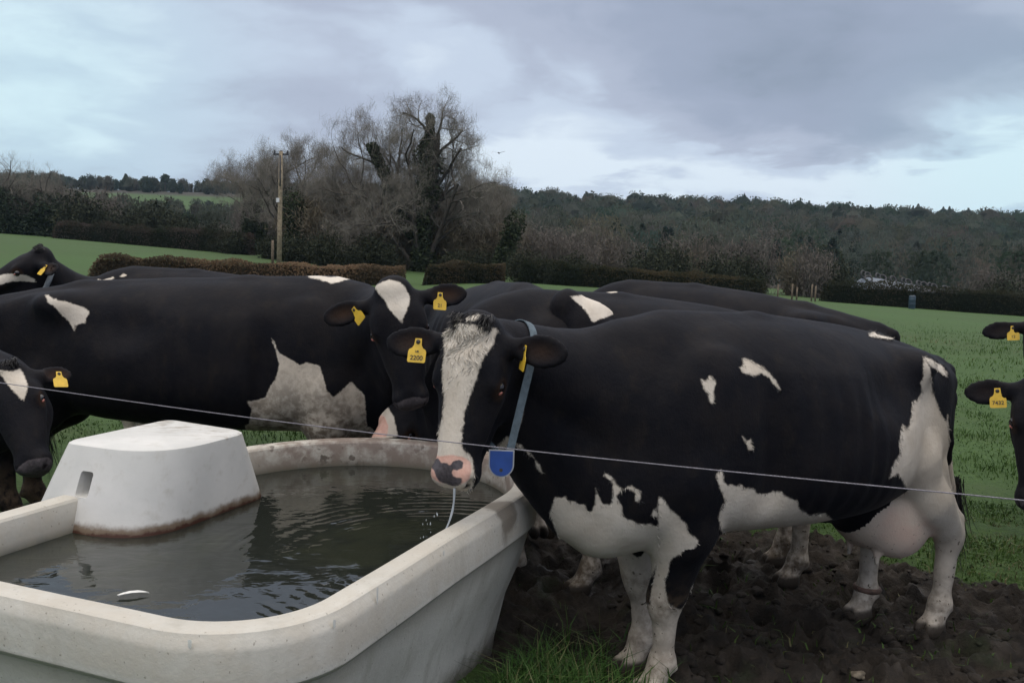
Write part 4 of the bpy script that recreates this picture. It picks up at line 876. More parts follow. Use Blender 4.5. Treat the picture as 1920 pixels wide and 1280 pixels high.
    st = P.get('stretch', 1.0); V[:, 0] = np.where(V[:, 0] < .4, .4 - (.4 - V[:, 0]) * st, V[:, 0]); V[:, 0] += np.clip(-.3 - V[:, 0], 0, 1) * P.get('tuck', 0) * sm(V[:, 2], .5, .8); V[:, 2] *= 1 + P.get('rise', 0) * sm(-V[:, 0], -.2, .8)
    hc_ = (V - o) @ A.T / hs
    rib = (np.sin(V[:, 0] * 2 * math.pi / .085 + V[:, 2] * 4) * sm(V[:, 0], -.2, .0) * (1 - sm(V[:, 0], .35, .5)) * sm(np.abs(V[:, 1]), .25, .33) * sm(V[:, 2], .62, .8) * (1 - sm(V[:, 2], 1.1, 1.25)) * .0034)
    V[:, 1] += np.sign(V[:, 1]) * rib; V += (vnoise(V, 6., 5, 2) * .004)[:, None] * np.sign(V - np.array([0, 0, .95]))
    return V, Q, hc_
def poly_sdf(V, Nn, pts, wrap, depth, n):
    p = np.array(pts, float); c = p.mean(0); n = np.array(n); n /= np.linalg.norm(n)
    a = np.cross([0, 0, 1.], n); a /= np.linalg.norm(a); b = np.cross(n, a); q = np.stack([(V - c) @ a, (V - c) @ b], -1); pp = np.stack([(p - c) @ a, (p - c) @ b], -1); off = (V - c) @ n
    ok = (np.abs(off) < depth) & ((Nn @ n > -.15) | wrap) & (np.abs(q[:, 0]) < np.abs(pp[:, 0]).max() + .1) & (np.abs(q[:, 1]) < np.abs(pp[:, 1]).max() + .1)
    out = np.full(len(V), -.2); Z = q[ok]; dmin = np.full(len(Z), 9.); ins = np.zeros(len(Z), bool)
    for i in range(len(pp)):
        A_, B_ = pp[i - 1], pp[i]; e = B_ - A_; t = np.clip(((Z - A_) @ e) / (e @ e + 1e-12), 0, 1); dmin = np.minimum(dmin, np.linalg.norm(Z - A_ - t[:, None] * e, axis=1))
        x = (A_[1] > Z[:, 1]) != (B_[1] > Z[:, 1]); ins ^= x & (Z[:, 0] < (B_[0] - A_[0]) * (Z[:, 1] - A_[1]) / (B_[1] - A_[1] + 1e-15) + A_[0])
    out[ok] = np.where(ins, dmin, -dmin); return out
def coat(nt, b):
    o = nt.obj(); n1 = nt.noise(o, 90, 4, .6); n2 = nt.noise(o, 7, 5, .6); n3 = nt.noise(nt.scale(o, (1, 1, .35)), 160, 3, .6); n4 = nt.noise(o, 28, 4, .6)
    w = nt.m('ADD', nt.attr('white'), nt.m('ADD', nt.m('MULTIPLY', nt.m('SUBTRACT', n1, .5), .011), nt.m('MULTIPLY', nt.m('SUBTRACT', n4, .5), .016)))
    wf = nt.step(w, -.0048, .0048)
    black = nt.mix(nt.step(n2, .35, .7), (.0058, .0060, .0086), (.0108, .0098, .0112))
    black = nt.mix(nt.m('MULTIPLY', nt.step(nt.noise(nt.scale(o, (1, 1, .5)), 16, 6, .65), .5, .75), .5), black, (.021, .017, .014))
    black = nt.mix(nt.attr('brown'), black, (.052, .028, .016))
    white = nt.mix(nt.step(n2, .3, .7), (.50, .44, .365), (.61, .555, .48)); white = nt.mix(nt.m('MULTIPLY', nt.step(n3, .5, .75), .3), white, (.40, .35, .29))
    skin = nt.mix(nt.step(n4, .3, .7), (.52, .30, .235), (.60, .38, .31)); white = nt.mix(nt.attr('udder'), white, nt.mix(nt.step(n2, .35, .65), (.60, .50, .415), (.60, .45, .37)))
    c = nt.mix(wf, black, white)
    c = nt.mix(nt.step(nt.m('ADD', nt.attr('pink'), nt.m('MULTIPLY', nt.m('SUBTRACT', n4, .5), .012)), -.004, .004), c, skin)
    gf = nt.step(nt.m('ADD', nt.attr('grey'), nt.m('MULTIPLY', nt.m('SUBTRACT', n4, .5), .016)), -.0025, .0025)
    c = nt.mix(gf, c, nt.mix(nt.step(n1, .3, .7), (.055, .048, .052), (.085, .075, .08)))
    d = nt.m('MULTIPLY', nt.attr('dirt'), nt.step(nt.m('ADD', nt.m('MULTIPLY', n4, .6), nt.m('MULTIPLY', n2, .5)), .38, .66)); c = nt.mix(d, c, nt.mix(n1, (.07, .05, .03), (.14, .10, .065)))
    sp = nt.m('MULTIPLY', nt.step(nt.noise(o, 55, 2, .4), .67, .71), nt.m('MULTIPLY', wf, nt.attr('speck'))); c = nt.mix(sp, c, (.06, .045, .03))
    c = nt.mix(nt.attr('hoof'), c, (.045, .036, .028)); c = nt.mix(nt.attr('dark'), c, (.006, .005, .006))
    nt.put(b.inputs['Base Color'], c); nt.put(b.inputs['Roughness'], nt.mix(nt.step(nt.attr('pink'), -.002, .004), (.62,) * 3, (.26,) * 3)); nt.put(b.inputs['Specular IOR Level'], nt.m('MULTIPLY_ADD', wf, .18, .07))
    nt.put(b.inputs['Sheen Weight'], .022); b.inputs['Sheen Roughness'].default_value = .45; nt.put(b.inputs['Sheen Tint'], (.75, .82, 1.0))
    nt.put(b.inputs['Normal'], nt.bump(nt.m('ADD', nt.m('MULTIPLY', n3, .8), nt.m('ADD', nt.m('MULTIPLY', n1, .5), nt.m('MULTIPLY', n4, 1.3))), .38, .006))
M_COAT = material('holstein_coat', coat)
M_EYE = material('wet_eye', lambda nt, b: None, **{'Base Color': (.006, .004, .005, 1), 'Roughness': .06, 'Specular IOR Level': .7})
M_LID = plain('pink_eye_corner', (.36, .13, .10), .3, .1, 50)
M_HAIR_K = plain('black_hair', (.012, .011, .012), .55, .4, 40); M_HAIR_W = plain('white_hair', (.50, .46, .40), .6, .2, 40)
M_TAG = plain('yellow_tag_plastic', (.62, .40, .035), .45, .12, 30); M_INK = plain('tag_ink', (.03, .025, .02), .6, .1, 30)
M_STRAP = plain('grey_blue_webbing', (.078, .108, .130), .8, .2, 60, .4); M_BLUE = plain('blue_plastic_tag', (.014, .050, .22), .35, .12, 20); M_RIM = plain('grey_tag_rim', (.30, .31, .33), .4, .1, 20)
def ribbons(roots, dirs, L, w, seed, droop=.4, k=4, curl=.0):
    r = np.random.default_rng(seed); n = len(roots); V = []; dirs = dirs / np.linalg.norm(dirs, axis=1)[:, None]; side = np.cross(dirs, r.normal(size=(n, 3))); side /= np.linalg.norm(side, axis=1)[:, None] + 1e-9
    LL = L * (.6 + .6 * r.random((n, 1))); p = roots.copy(); d = dirs.copy(); cs = np.cross(d, side)
    for i in range(k + 1):
        ww = w * (1 - i / k) ** .6 + .0002; V += [p - side * ww, p + side * ww]; d = d + np.array([0, 0, -droop / k]) + r.normal(size=(n, 3)) * .10 + cs * curl * math.sin(i * 1.7); d /= np.linalg.norm(d, axis=1)[:, None]; p = p + d * LL / k
    V = np.stack(V, 1); m = 2 * (k + 1); b0 = np.arange(n)[:, None] * m; Q = np.concatenate([b0 + np.array([[2 * i, 2 * i + 1, 2 * i + 3, 2 * i + 2]]) for i in range(k)]); return V.reshape(-1, 3), Q
def cow(key, label, xy, heading, scale, head, mats=None, res=.014, group='black and white cows crowding round the trough', eyes=True, tags=(), socks=None, tuft=True, **kw):
    hx, hy = heading[0] / math.hypot(*heading), heading[1] / math.hypot(*heading); R = np.array([[hx, hy, 0], [-hy, hx, 0], [0, 0, 1]]); O = np.array([xy[0], xy[1], gz(*xy) + kw.get('lift', -.012)])
    loc = lambda p: R @ (np.array(p, float) - O) / scale; ldir = lambda v: R @ np.array(v, float)
    P = dict(kw); P['ho'] = loc(head[0]); P['hA'] = head_axes(P['ho'], loc(head[1]), ldir(head[2]))
    V, Q, hcd = cow_field(P, res); me = np_mesh('cow', V, Q, True); N = np.zeros(len(V) * 3, np.float32); me.vertices.foreach_get('normal', N); N = N.reshape(-1, 3)
    a, b, c = hcd.T; inh = (np.linalg.norm(V - P['ho'], axis=1) < .75 * P.get('hs', 1)) & (a > -.05)
    W = np.full(len(V), -.2); PK = np.full(len(V), -.1); GR = np.full(len(V), -.1)
    for (typ, pts, opt, pn) in PATCH.get(key, ()):
        s = poly_sdf(V, N, pts, 'wrap' in opt, .10 if 'thin' in opt else (.15 if 'mid' in opt else (.30 if 'wrap' in opt else .42)), pn)
        if 'both' in opt: s = np.maximum(s, poly_sdf(V, N, [(p[0], -p[1], p[2]) for p in pts], 'wrap' in opt, .30, (pn[0], -pn[1], pn[2])))
        if typ == 'w': W = np.maximum(W, s)
        elif typ == 'k': W = np.minimum(W, -s)
        elif typ == 'p': PK = np.maximum(PK, s)
        elif typ == 'g': GR = np.maximum(GR, s)
    x, y, z = V.T; udd = np.zeros(len(V)); legs = (z < .78) & ~inh
    S = dict(fl=.50, fr=.50, hl=.62, hr=.62); S.update(socks or {})
    fo = (x > .3); tor = np.interp(x, TX, TB)
    for k2, msk in (('fl', fo & (y > 0)), ('fr', fo & (y <= 0)), ('hl', ~fo & (x < -.35) & (y > 0)), ('hr', ~fo & (x < -.35) & (y <= 0))):
        if S[k2]: W = np.where(legs & msk, np.maximum(W, np.clip(S[k2] - z + .05 * np.sin(x * 40), -.2, .2)), W)
    if P.get('udder', True):
        udd = sm(-(((x + .52) / .27) ** 2 + (y / .22) ** 2 + ((z - .54) / .22) ** 2), -1.15, -.85); W = np.where(udd > .3, np.maximum(W, .02), W)
    nz_ = (a > .46) & inh
    ps = .065 - np.sqrt(((a - .535) * 1.1) ** 2 + (b * .72) ** 2 + ((c + .062) * .95) ** 2); ps = np.where(inh, ps, -.1)
    if not P.get('own_nose'): GR = np.maximum(GR, ps) if not P.get('pinknose') else GR; PK = np.maximum(PK, ps) if P.get('pinknose') else PK
    for n_, arr in (('white', W), ('pink', PK), ('grey', GR), ('udder', udd), ('hoof', (1 - sm(z, .045, .065)) * ~inh),
                    ('dirt', np.clip((1 - sm(z, .10, .42)) * .65 + .6 * np.exp(-((z - .36) / .07) ** 2) * (x > .3) + P.get('mud', 0) * (.9 - .6 * sm(z, .6, 1.0)) * (z < 1.05) * (W > 0), 0, 1) * ~inh),
                    ('speck', (1 - sm(z, .3, .62)) * ~inh * 1.0)): set_attr(me, n_, arr)
    dk = np.zeros(len(V))
    for s in (1, -1): dk = np.maximum(dk, np.where(inh, 1 - sm(np.sqrt((a - .537) ** 2 + (b - s * .055) ** 2 + (c + .054) ** 2), .013, .019), 0)); dk = np.maximum(dk, np.where(inh, .0 * a, 0))
    set_attr(me, 'dark', dk); br = np.zeros(len(V))
    for e in ('earl', 'earr'):
        b0, e1, e2, e3, ce = P[e]; q = hcd - ce; br = np.maximum(br, np.where(inh & (np.abs(q @ e3) < .028), np.clip(1 - np.sqrt((q @ e1 / .085) ** 2 + (q @ e2 / .042) ** 2), 0, 1) * sm(N @ P['hA'].T @ e3, .0, .5), 0))
    br = br * P.get('earbrown', .75)
    for s in (1, -1): br = np.maximum(br, np.where(inh, .55 * (1 - sm(np.sqrt((a - .203) ** 2 + (b - s * .115) ** 2 + (c + .066) ** 2), .028, .048)), 0))
    set_attr(me, 'brown', br)
    o = link('cow', me, M_COAT); o.matrix_world = Matrix(((hx * scale, -hy * scale, 0, O[0]), (hy * scale, hx * scale, 0, O[1]), (0, 0, scale, O[2]), (0, 0, 0, 1)))
    tag(o, label, 'cow', group)
    hs = P.get('hs', 1.0); H = lambda *q: P['ho'] + hs * (np.array(q) @ P['hA']); HV = lambda *q: np.array(q) @ P['hA']
    if eyes:
        for s in (1, -1):
            m = MB(); p = H(.20, s * .1095, -.064); ph = np.linspace(0, math.pi, 11); m.tube([p + HV(0, 0, 1) * .0225 * hs * -math.cos(t) for t in ph], [max(.0005, .0225 * hs * math.sin(t)) for t in ph], 16); e = m.build('eye', M_EYE, o, True)
            m = MB(); m.tube([p + HV(.016 + .0045 * t, s * (.0145 - .004 * t), .004) * hs for t in (-1, 0, 1, 2)], [.002, .0055, .005, .001], 8); m.build('eye_corner', M_LID, e, True)
    if tuft:
        r = np.random.default_rng(len(label)); n = 900; t = r.random(n); bb = (r.random(n) - .5) * .15; base = np.array([H(-.035 + .05 * q, w_, -.035 + .03 * r.random()) for q, w_ in zip(t, bb)])
        dr = np.array([HV(.35 + .4 * r.random(), w_ * 4 + r.normal() * .25, .75) for w_ in bb]); Vh, Qh = ribbons(base, dr, P.get('tuftlen', .030) * hs, .0016, 3, .5, 4, .25); link('poll_tuft', np_mesh('poll_tuft', Vh, Qh), M_HAIR_K, o)
    r = np.random.default_rng(5); n = 420; sw = P.get('tail', 0); base = np.stack([-.94 + r.normal(size=n) * .012, sw + r.normal(size=n) * .012, .66 - .16 * r.random(n)], -1); dr = np.stack([r.normal(size=n) * .12, r.normal(size=n) * .12, -np.ones(n)], -1)
    Vh, Qh = ribbons(base, dr, .26, .0018, 4, .3, 4, .1); link('tail_switch', np_mesh('tail_switch', Vh, Qh), P.get('switch', M_HAIR_K), o)
    for (e, along, up_, yaw, text) in tags:
        b0, e1, e2, e3, ce = P['ear' + e]; p = b0 + e1 * along; ux = HV(*e1); 
        n_ = HV(*(e3 * math.cos(yaw) + e1 * math.sin(yaw))); dn = HV(1, 0, 0); dn = dn - (dn @ n_) * n_; dn /= np.linalg.norm(dn); dn = dn * math.cos(up_) + np.cross(n_, dn) * math.sin(up_); sx = np.cross(dn, n_); c0 = H(*(p + e3 * .012))
        # a bell-shaped plate hung from a round stud
        T_ = .0022; out = [(-.011, -.012), (.011, -.012), (.013, .010), (.018, .020), (.028, .026), (.031, .034), (.031, .066), (.027, .070), (-.027, .070), (-.031, .066), (-.031, .034), (-.028, .026), (-.018, .020), (-.013, .010)]
        k = len(out); VV = np.array([c0 + sx * u + dn * v + n_ * w for w in (0, T_) for u, v in out]); cc = [c0 + dn * .03, c0 + dn * .03 + n_ * T_]; VV = np.concatenate([VV, cc]); j = np.arange(k)
        m = MB(); m.add(VV, np.stack([j, (j + 1) % k, k + (j + 1) % k, k + j], -1), np.concatenate([np.stack([(j + 1) % k, j, np.full(k, 2 * k)], -1), np.stack([k + j, k + (j + 1) % k, np.full(k, 2 * k + 1)], -1)])); tg = m.build('ear_tag', M_TAG, o)
        m = MB(); m.tube([c0 + n_ * q for q in (-.002, .004, .0065)], (.0075, .0075, .005), 12); m.build('stud', M_INK, tg, True)
        if text:
            for (tx, sz, dv) in text:
                cu = bpy.data.curves.new('tag_number', 'FONT'); cu.body = tx; cu.size = sz; cu.align_x = 'CENTER'; cu.align_y = 'CENTER'; cu.extrude = .0002; cu.offset = .0004
                f = bpy.data.objects.new('tag_number', cu); COL.objects.link(f); dg = bpy.context.evaluated_depsgraph_get(); tm = bpy.data.meshes.new_from_object(f.evaluated_get(dg)); bpy.data.objects.remove(f); f = link('tag_number', tm, M_INK); f.parent = tg; q = c0 + dn * dv + n_ * (T_ + .0006)
                ax = np.cross(-dn, n_); f.matrix_local = Matrix(((ax[0], -dn[0], n_[0], q[0]), (ax[1], -dn[1], n_[1], q[1]), (ax[2], -dn[2], n_[2], q[2]), (0, 0, 0, 1)))
    o_ = dict(o=o, P=P, H=H, HV=HV, loc=loc, V=V, N=N, hcd=hcd, R=R, O=O, scale=scale); COWS[key] = o_; return o_
COWS = {}
# coat markings: outlines on the skin in each cow's own metres
PATCH = {
 'A': [
  ('w', [(0.732,0.275,1.221),(0.711,0.286,1.199),(0.726,0.291,1.173),(0.726,0.299,1.141),(0.735,0.301,1.125),(0.746,0.297,1.135),(0.747,0.292,1.158),(0.763,0.285,1.174),(0.764,0.274,1.206),(0.751,0.279,1.199)], '', (0.637, 0.758, 0.137)),
  ('w', [(0.567,0.25,1.273),(0.534,0.253,1.266),(0.49,0.27,1.242),(0.466,0.284,1.219),(0.441,0.299,1.182),(0.431,0.307,1.158),(0.443,0.302,1.165),(0.47,0.289,1.203),(0.503,0.28,1.22),(0.532,0.284,1.211),(0.558,0.282,1.219),(0.588,0.281,1.223),(0.598,0.272,1.243),(0.579,0.267,1.248)], '', (0.677, 0.727, 0.117)),
  ('w', [(0.616,0.323,1.01),(0.597,0.327,0.99),(0.58,0.328,0.996),(0.576,0.329,0.976),(0.558,0.329,0.967),(0.572,0.33,0.959),(0.589,0.33,0.96),(0.601,0.327,0.981)], '', (0.664, 0.723, 0.191)),
  ('w', [(1.204,0.053,0.783),(1.177,0.079,0.791),(1.169,0.082,0.776),(1.149,0.102,0.779),(1.143,0.104,0.767),(1.125,0.121,0.77),(1.116,0.12,0.749),(1.104,0.128,0.741),(1.097,0.144,0.772),(1.102,0.151,0.829),(1.089,0.157,0.802),(1.08,0.161,0.777),(1.061,0.176,0.773),(1.054,0.186,0.784),(1.054,0.189,0.822),(1.059,0.184,0.86),(1.08,0.167,0.876),(1.078,0.167,0.887),(1.054,0.187,0.867),(1.045,0.196,0.844),(1.027,0.211,0.836),(1.007,0.223,0.849),(0.997,0.23,0.844),(0.979,0.241,0.827),(0.978,0.241,0.808),(0.981,0.237,0.79),(0.992,0.231,0.795),(0.994,0.232,0.82),(1.012,0.221,0.834),(1.034,0.206,0.83),(1.047,0.195,0.81),(1.043,0.196,0.792),(1.03,0.204,0.777),(1.023,0.201,0.742),(1.008,0.206,0.726),(0.989,0.216,0.721),(0.962,0.225,0.708),(0.927,0.242,0.71),(0.902,0.244,0.697),(0.839,0.183,0.564),(0.705,-0.064,0.4),(0.76,-0.146,0.338),(1.03,0.063,0.469),(1.081,0.001,0.514),(1.128,-0.022,0.578),(1.203,0.019,0.72)], 'wrap', (0.542, 0.797, 0.267)),
  ('w', [(0.939,0.251,0.743),(0.932,0.26,0.766),(0.919,0.264,0.759),(0.918,0.258,0.74)], '', (0.58, 0.769, 0.269)),
  ('w', [(0.759,0.061,0.718),(0.747,0.072,0.715),(0.734,0.094,0.681),(0.714,0.115,0.665),(0.818,0.289,0.712),(0.806,0.287,0.682),(0.765,0.294,0.648),(0.766,0.284,0.611),(0.704,0.207,0.463),(0.694,0.184,0.408),(0.696,0.179,0.367),(0.699,0.155,0.319),(0.69,0.144,0.24),(0.678,0.14,0.139),(0.686,0.162,0.052),(0.796,0.138,0.064),(0.787,0.115,0.149),(0.786,0.102,0.241),(0.824,0.112,0.383),(0.831,0.149,0.527),(0.881,0.22,0.657)], '', (0.586, 0.738, 0.335)),
  ('k', [(0.764,0.294,0.646),(0.772,0.285,0.621),(0.803,0.272,0.624),(0.809,0.252,0.591),(0.821,0.229,0.576),(0.818,0.203,0.536),(0.812,0.192,0.499),(0.814,0.176,0.475),(0.802,0.174,0.428),(0.791,0.172,0.386),(0.764,0.179,0.365),(0.717,0.162,0.343),(0.703,0.171,0.372),(0.693,0.175,0.405),(0.709,0.204,0.45),(0.68,0.207,0.459),(0.727,0.284,0.606)], 'thin', (0.593, 0.735, 0.328)),
  ('w', [(0.707,0.326,0.9),(0.697,0.327,0.884),(0.695,0.328,0.856),(0.676,0.325,0.842),(0.65,0.322,0.84),(0.632,0.321,0.83),(0.612,0.324,0.838),(0.595,0.324,0.824),(0.554,0.324,0.818),(0.526,0.313,0.793),(0.467,0.303,0.781),(0.446,0.307,0.79),(0.42,0.323,0.791),(0.403,0.333,0.775),(0.376,0.341,0.762),(0.358,0.345,0.758),(0.347,0.339,0.736),(0.332,0.334,0.72),(0.269,0.316,0.688),(0.194,0.322,0.688),(0.065,0.248,0.626),(-0.259,-0.079,0.398),(0.265,0.235,0.531),(0.355,0.201,0.545),(0.446,0.181,0.558),(0.633,0.272,0.615),(0.689,0.303,0.726),(0.671,0.315,0.783),(0.72,0.33,0.859),(0.732,0.329,0.882)], 'both wrap', (0.666, 0.703, 0.249)),
  ('w', [(-0.391,0.242,1.249),(-0.399,0.251,1.242),(-0.415,0.267,1.184),(-0.509,0.206,1.094),(-0.539,0.201,1.057),(-0.581,0.198,1.001),(-0.629,0.19,0.957),(-0.648,0.183,0.986),(-0.679,0.172,0.901),(-0.868,0.043,0.768),(-0.888,0.045,0.709),(-0.721,0.178,0.643),(-0.63,0.255,0.563),(-0.474,0.189,0.562),(-0.436,0.197,0.649),(-0.187,0.344,0.786),(-0.135,0.365,0.82),(-0.08,0.374,0.807),(-0.083,0.378,0.84),(-0.096,0.379,0.871),(-0.133,0.37,0.894),(-0.123,0.371,0.936),(-0.153,0.353,0.979),(-0.181,0.338,0.999),(-0.208,0.336,0.98),(-0.248,0.316,1.007),(-0.295,0.283,1.074),(-0.346,0.265,1.083),(-0.388,0.251,1.106),(-0.361,0.262,1.143),(-0.368,0.266,1.177)], '', (0.78, 0.604, 0.166)),
  ('w', [(-0.565,0.106,1.23),(-0.425,0.255,1.237),(-0.643,0.141,1.191),(-0.66,0.156,1.161),(-0.651,0.164,1.144),(-0.602,0.164,1.168),(-0.412,0.267,1.214)], '', (0.793, 0.601, 0.1)),
  ('w', [(-0.293,0.05,1.329),(-0.361,0.018,1.331),(-0.351,0.044,1.322),(-0.453,0.034,1.306),(-0.428,0.055,1.302),(-0.351,0.066,1.309),(-0.257,0.087,1.319)], 'wrap', (0.76, 0.646, 0.072)),
  ('w', [(1.577,-0.07,1.373),(1.579,-0.009,1.388),(1.572,0.061,1.391),(1.544,0.095,1.391),(1.513,0.111,1.387),(1.464,0.106,1.378),(1.484,0.12,1.353),(1.493,0.127,1.334),(1.514,0.137,1.311),(1.532,0.141,1.292),(1.543,0.144,1.268),(1.553,0.143,1.234),(1.564,0.14,1.205),(1.576,0.138,1.171),(1.585,0.137,1.141),(1.596,0.138,1.108),(1.602,0.144,1.065),(1.607,0.15,1.027),(1.603,0.154,1.006),(1.586,0.158,0.993),(1.57,0.16,0.967),(1.569,0.169,0.939),(1.57,0.167,0.904),(1.562,0.156,0.886),(1.558,0.091,0.85),(1.59,0.079,0.84),(1.651,0.093,0.862),(1.678,0.095,0.88),(1.692,0.076,0.895),(1.703,0.063,0.928),(1.695,0.049,0.959),(1.675,0.051,0.983),(1.652,0.046,1.005),(1.641,0.044,1.044),(1.639,0.068,1.099),(1.634,0.066,1.133),(1.63,0.054,1.176),(1.63,0.041,1.214),(1.628,0.036,1.243),(1.625,0.034,1.268),(1.616,0.029,1.297),(1.596,-0.031,1.321),(1.587,-0.046,1.345),(1.577,-0.078,1.357)], 'wrap', (0.407, 0.899, 0.161)),
  ('w', [(1.59,-0.014,1.391),(1.566,0.003,1.432),(1.559,0.007,1.425),(1.571,0.041,1.405),(1.579,-0.009,1.393)], '', (0.406, 0.911, 0.068)),
  ('w', [(1.562,0.061,1.408),(1.549,0.069,1.416),(1.524,0.075,1.425),(1.521,0.09,1.415),(1.541,0.088,1.405),(1.553,0.078,1.405)], '', (0.424, 0.903, 0.068)),
  ('w', [(1.367,0.073,1.135),(1.351,0.07,1.123),(1.343,0.066,1.091),(1.348,0.058,1.059),(1.351,0.049,1.031),(1.359,0.042,1.02),(1.359,0.056,1.059),(1.367,0.066,1.103)], '', (0.466, 0.868, 0.175)),
  ('w', [(1.382,0.025,1.007),(1.367,0.031,1.002),(1.367,0.021,0.984),(1.379,-0.024,0.95),(1.382,-0.088,0.907),(1.475,0.092,0.958),(1.388,-0.029,0.96),(1.39,0.007,0.991)], '', (0.446, 0.871, 0.206)),
  ('w', [(1.362,0.023,0.982),(1.339,0.035,0.977),(1.306,0.042,0.949),(1.272,0.047,0.913),(1.252,0.045,0.873),(1.265,0.041,0.884),(1.289,0.044,0.93),(1.321,0.036,0.955)], '', (0.472, 0.854, 0.217)),
  ('p', [(1.679,0.055,0.959),(1.653,0.055,0.967),(1.637,0.142,0.988),(1.602,0.158,0.983),(1.581,0.163,0.964),(1.581,0.173,0.941),(1.591,0.177,0.913),(1.609,0.176,0.903),(1.623,0.163,0.896),(1.639,0.127,0.892),(1.66,0.113,0.895),(1.678,0.093,0.902),(1.689,0.071,0.918),(1.69,0.056,0.94)], '', (0.393, 0.89, 0.233)),
  ('g', [(1.682,0.055,0.954),(1.666,0.061,0.959),(1.66,0.092,0.968),(1.66,0.117,0.96),(1.65,0.137,0.961),(1.643,0.146,0.955),(1.635,0.149,0.968),(1.617,0.156,0.973),(1.606,0.162,0.966),(1.611,0.168,0.948),(1.625,0.163,0.943),(1.636,0.154,0.944),(1.64,0.151,0.927),(1.63,0.164,0.919),(1.615,0.177,0.921),(1.614,0.176,0.906),(1.618,0.163,0.891),(1.634,0.126,0.886),(1.658,0.115,0.895),(1.674,0.108,0.915),(1.677,0.095,0.932),(1.678,0.06,0.94)], '', (0.392, 0.89, 0.232)),
 ],
 'B': [
  ('w', [(-0.767,-0.227,1.29),(-0.749,-0.229,1.292),(-0.717,-0.25,1.277),(-0.702,-0.255,1.271),(-0.698,-0.25,1.278),(-0.675,-0.258,1.266),(-0.657,-0.257,1.264),(-0.645,-0.253,1.266),(-0.617,-0.254,1.254),(-0.61,-0.251,1.256),(-0.586,-0.252,1.237),(-0.579,-0.249,1.244),(-0.558,-0.246,1.238),(-0.541,-0.244,1.234),(-0.521,-0.247,1.219),(-0.507,-0.25,1.206),(-0.517,-0.254,1.195),(-0.521,-0.259,1.178),(-0.522,-0.265,1.152),(-0.544,-0.265,1.151),(-0.562,-0.265,1.144),(-0.57,-0.267,1.129),(-0.576,-0.265,1.137),(-0.58,-0.271,1.107),(-0.595,-0.265,1.128),(-0.629,-0.26,1.17),(-0.664,-0.263,1.196),(-0.676,-0.266,1.218),(-0.699,-0.266,1.239),(-0.731,-0.262,1.251)], '', (0.525, -0.849, 0.064)),
  ('w', [(0.501,-0.304,1.112),(0.514,-0.308,1.096),(0.549,-0.322,1.035),(0.609,-0.324,1.008),(0.661,-0.322,0.976),(0.69,-0.319,0.994),(0.758,-0.313,0.978),(0.784,-0.32,0.911),(0.797,-0.324,0.854),(0.829,-0.31,0.819),(0.871,-0.296,0.853),(0.912,-0.274,0.898),(0.977,-0.251,0.827),(0.975,-0.208,0.686),(0.939,-0.037,0.515),(0.956,-0.063,0.381),(0.852,-0.161,0.399),(0.648,0.072,0.334),(0.611,-0.217,0.401),(0.462,-0.166,0.381),(0.342,-0.194,0.382),(0.323,-0.155,0.495),(0.353,-0.235,0.633),(0.407,-0.324,0.745),(0.386,-0.347,0.789),(0.42,-0.327,0.787),(0.473,-0.309,0.804),(0.492,-0.313,0.852),(0.533,-0.326,0.902),(0.551,-0.327,0.984),(0.529,-0.317,1.051)], 'wrap', (0.32, -0.934, 0.161)),
  ('w', [(0.594,-0.011,1.423),(0.628,0.002,1.433),(0.719,-0.042,1.422),(0.766,-0.016,1.424),(0.822,0.018,1.44),(0.919,-0.016,1.448),(0.925,-0.015,1.434),(0.845,0.015,1.421),(0.786,-0.081,1.398),(0.747,-0.097,1.39),(0.683,-0.067,1.408),(0.623,-0.048,1.414)], '', (0.288, -0.957, 0.027)),
  ('w', [(1.165,-0.817,1.409),(1.199,-0.792,1.428),(1.227,-0.793,1.437),(1.271,-0.788,1.434),(1.302,-0.784,1.403),(1.32,-0.78,1.368),(1.325,-0.801,1.333),(1.309,-0.829,1.29),(1.299,-0.842,1.25),(1.267,-0.842,1.281),(1.238,-0.835,1.315),(1.216,-0.82,1.349),(1.185,-0.805,1.378)], '', (0.228, -0.972, 0.048)),
  ('w', [(1.384,-0.855,0.885),(1.405,-0.816,0.893),(1.396,-0.804,0.859),(1.359,-0.779,0.849),(1.334,-0.81,0.844),(1.336,-0.797,0.855)], '', (0.199, -0.966, 0.168)),
  ('p', [(1.259,-0.484,0.795),(1.297,-0.476,0.798),(1.318,-0.474,0.786),(1.312,-0.478,0.772),(1.284,-0.485,0.76),(1.265,-0.487,0.771)], '', (0.201, -0.964, 0.174)),
 ],
 'D': [
  ('w', [(1.603,0.45,1.32),(1.456,0.468,1.352),(1.423,0.467,1.364),(1.365,0.474,1.368),(1.312,0.459,1.361),(1.283,0.439,1.352),(1.261,0.415,1.332),(1.246,0.4,1.312),(1.273,0.416,1.309),(1.308,0.435,1.315),(1.375,0.468,1.314),(1.421,0.476,1.302),(1.451,0.481,1.288),(1.552,0.5,1.244)], '', (-0.437, 0.899, 0.034)),
  ('w', [(1.426,0.375,1.498),(1.416,0.36,1.521),(1.379,0.343,1.534),(1.362,0.344,1.551),(1.345,0.345,1.549),(1.34,0.343,1.538),(1.322,0.334,1.532),(1.336,0.341,1.524),(1.371,0.339,1.517),(1.402,0.344,1.508),(1.422,0.373,1.493)], '', (-0.431, 0.902, 0.006)),
  ('w', [(0.959,0.17,1.309),(0.941,0.126,1.332),(0.906,0.141,1.325),(0.833,0.133,1.35),(0.817,0.145,1.342),(0.848,0.154,1.323),(0.906,0.156,1.31)], '', (-0.363, 0.931, 0.034)),
  ('w', [(0.79,0.139,1.354),(0.768,0.118,1.375),(0.739,0.134,1.364),(0.757,0.149,1.349)], '', (-0.347, 0.937, 0.029)),
 ],
 'C': [
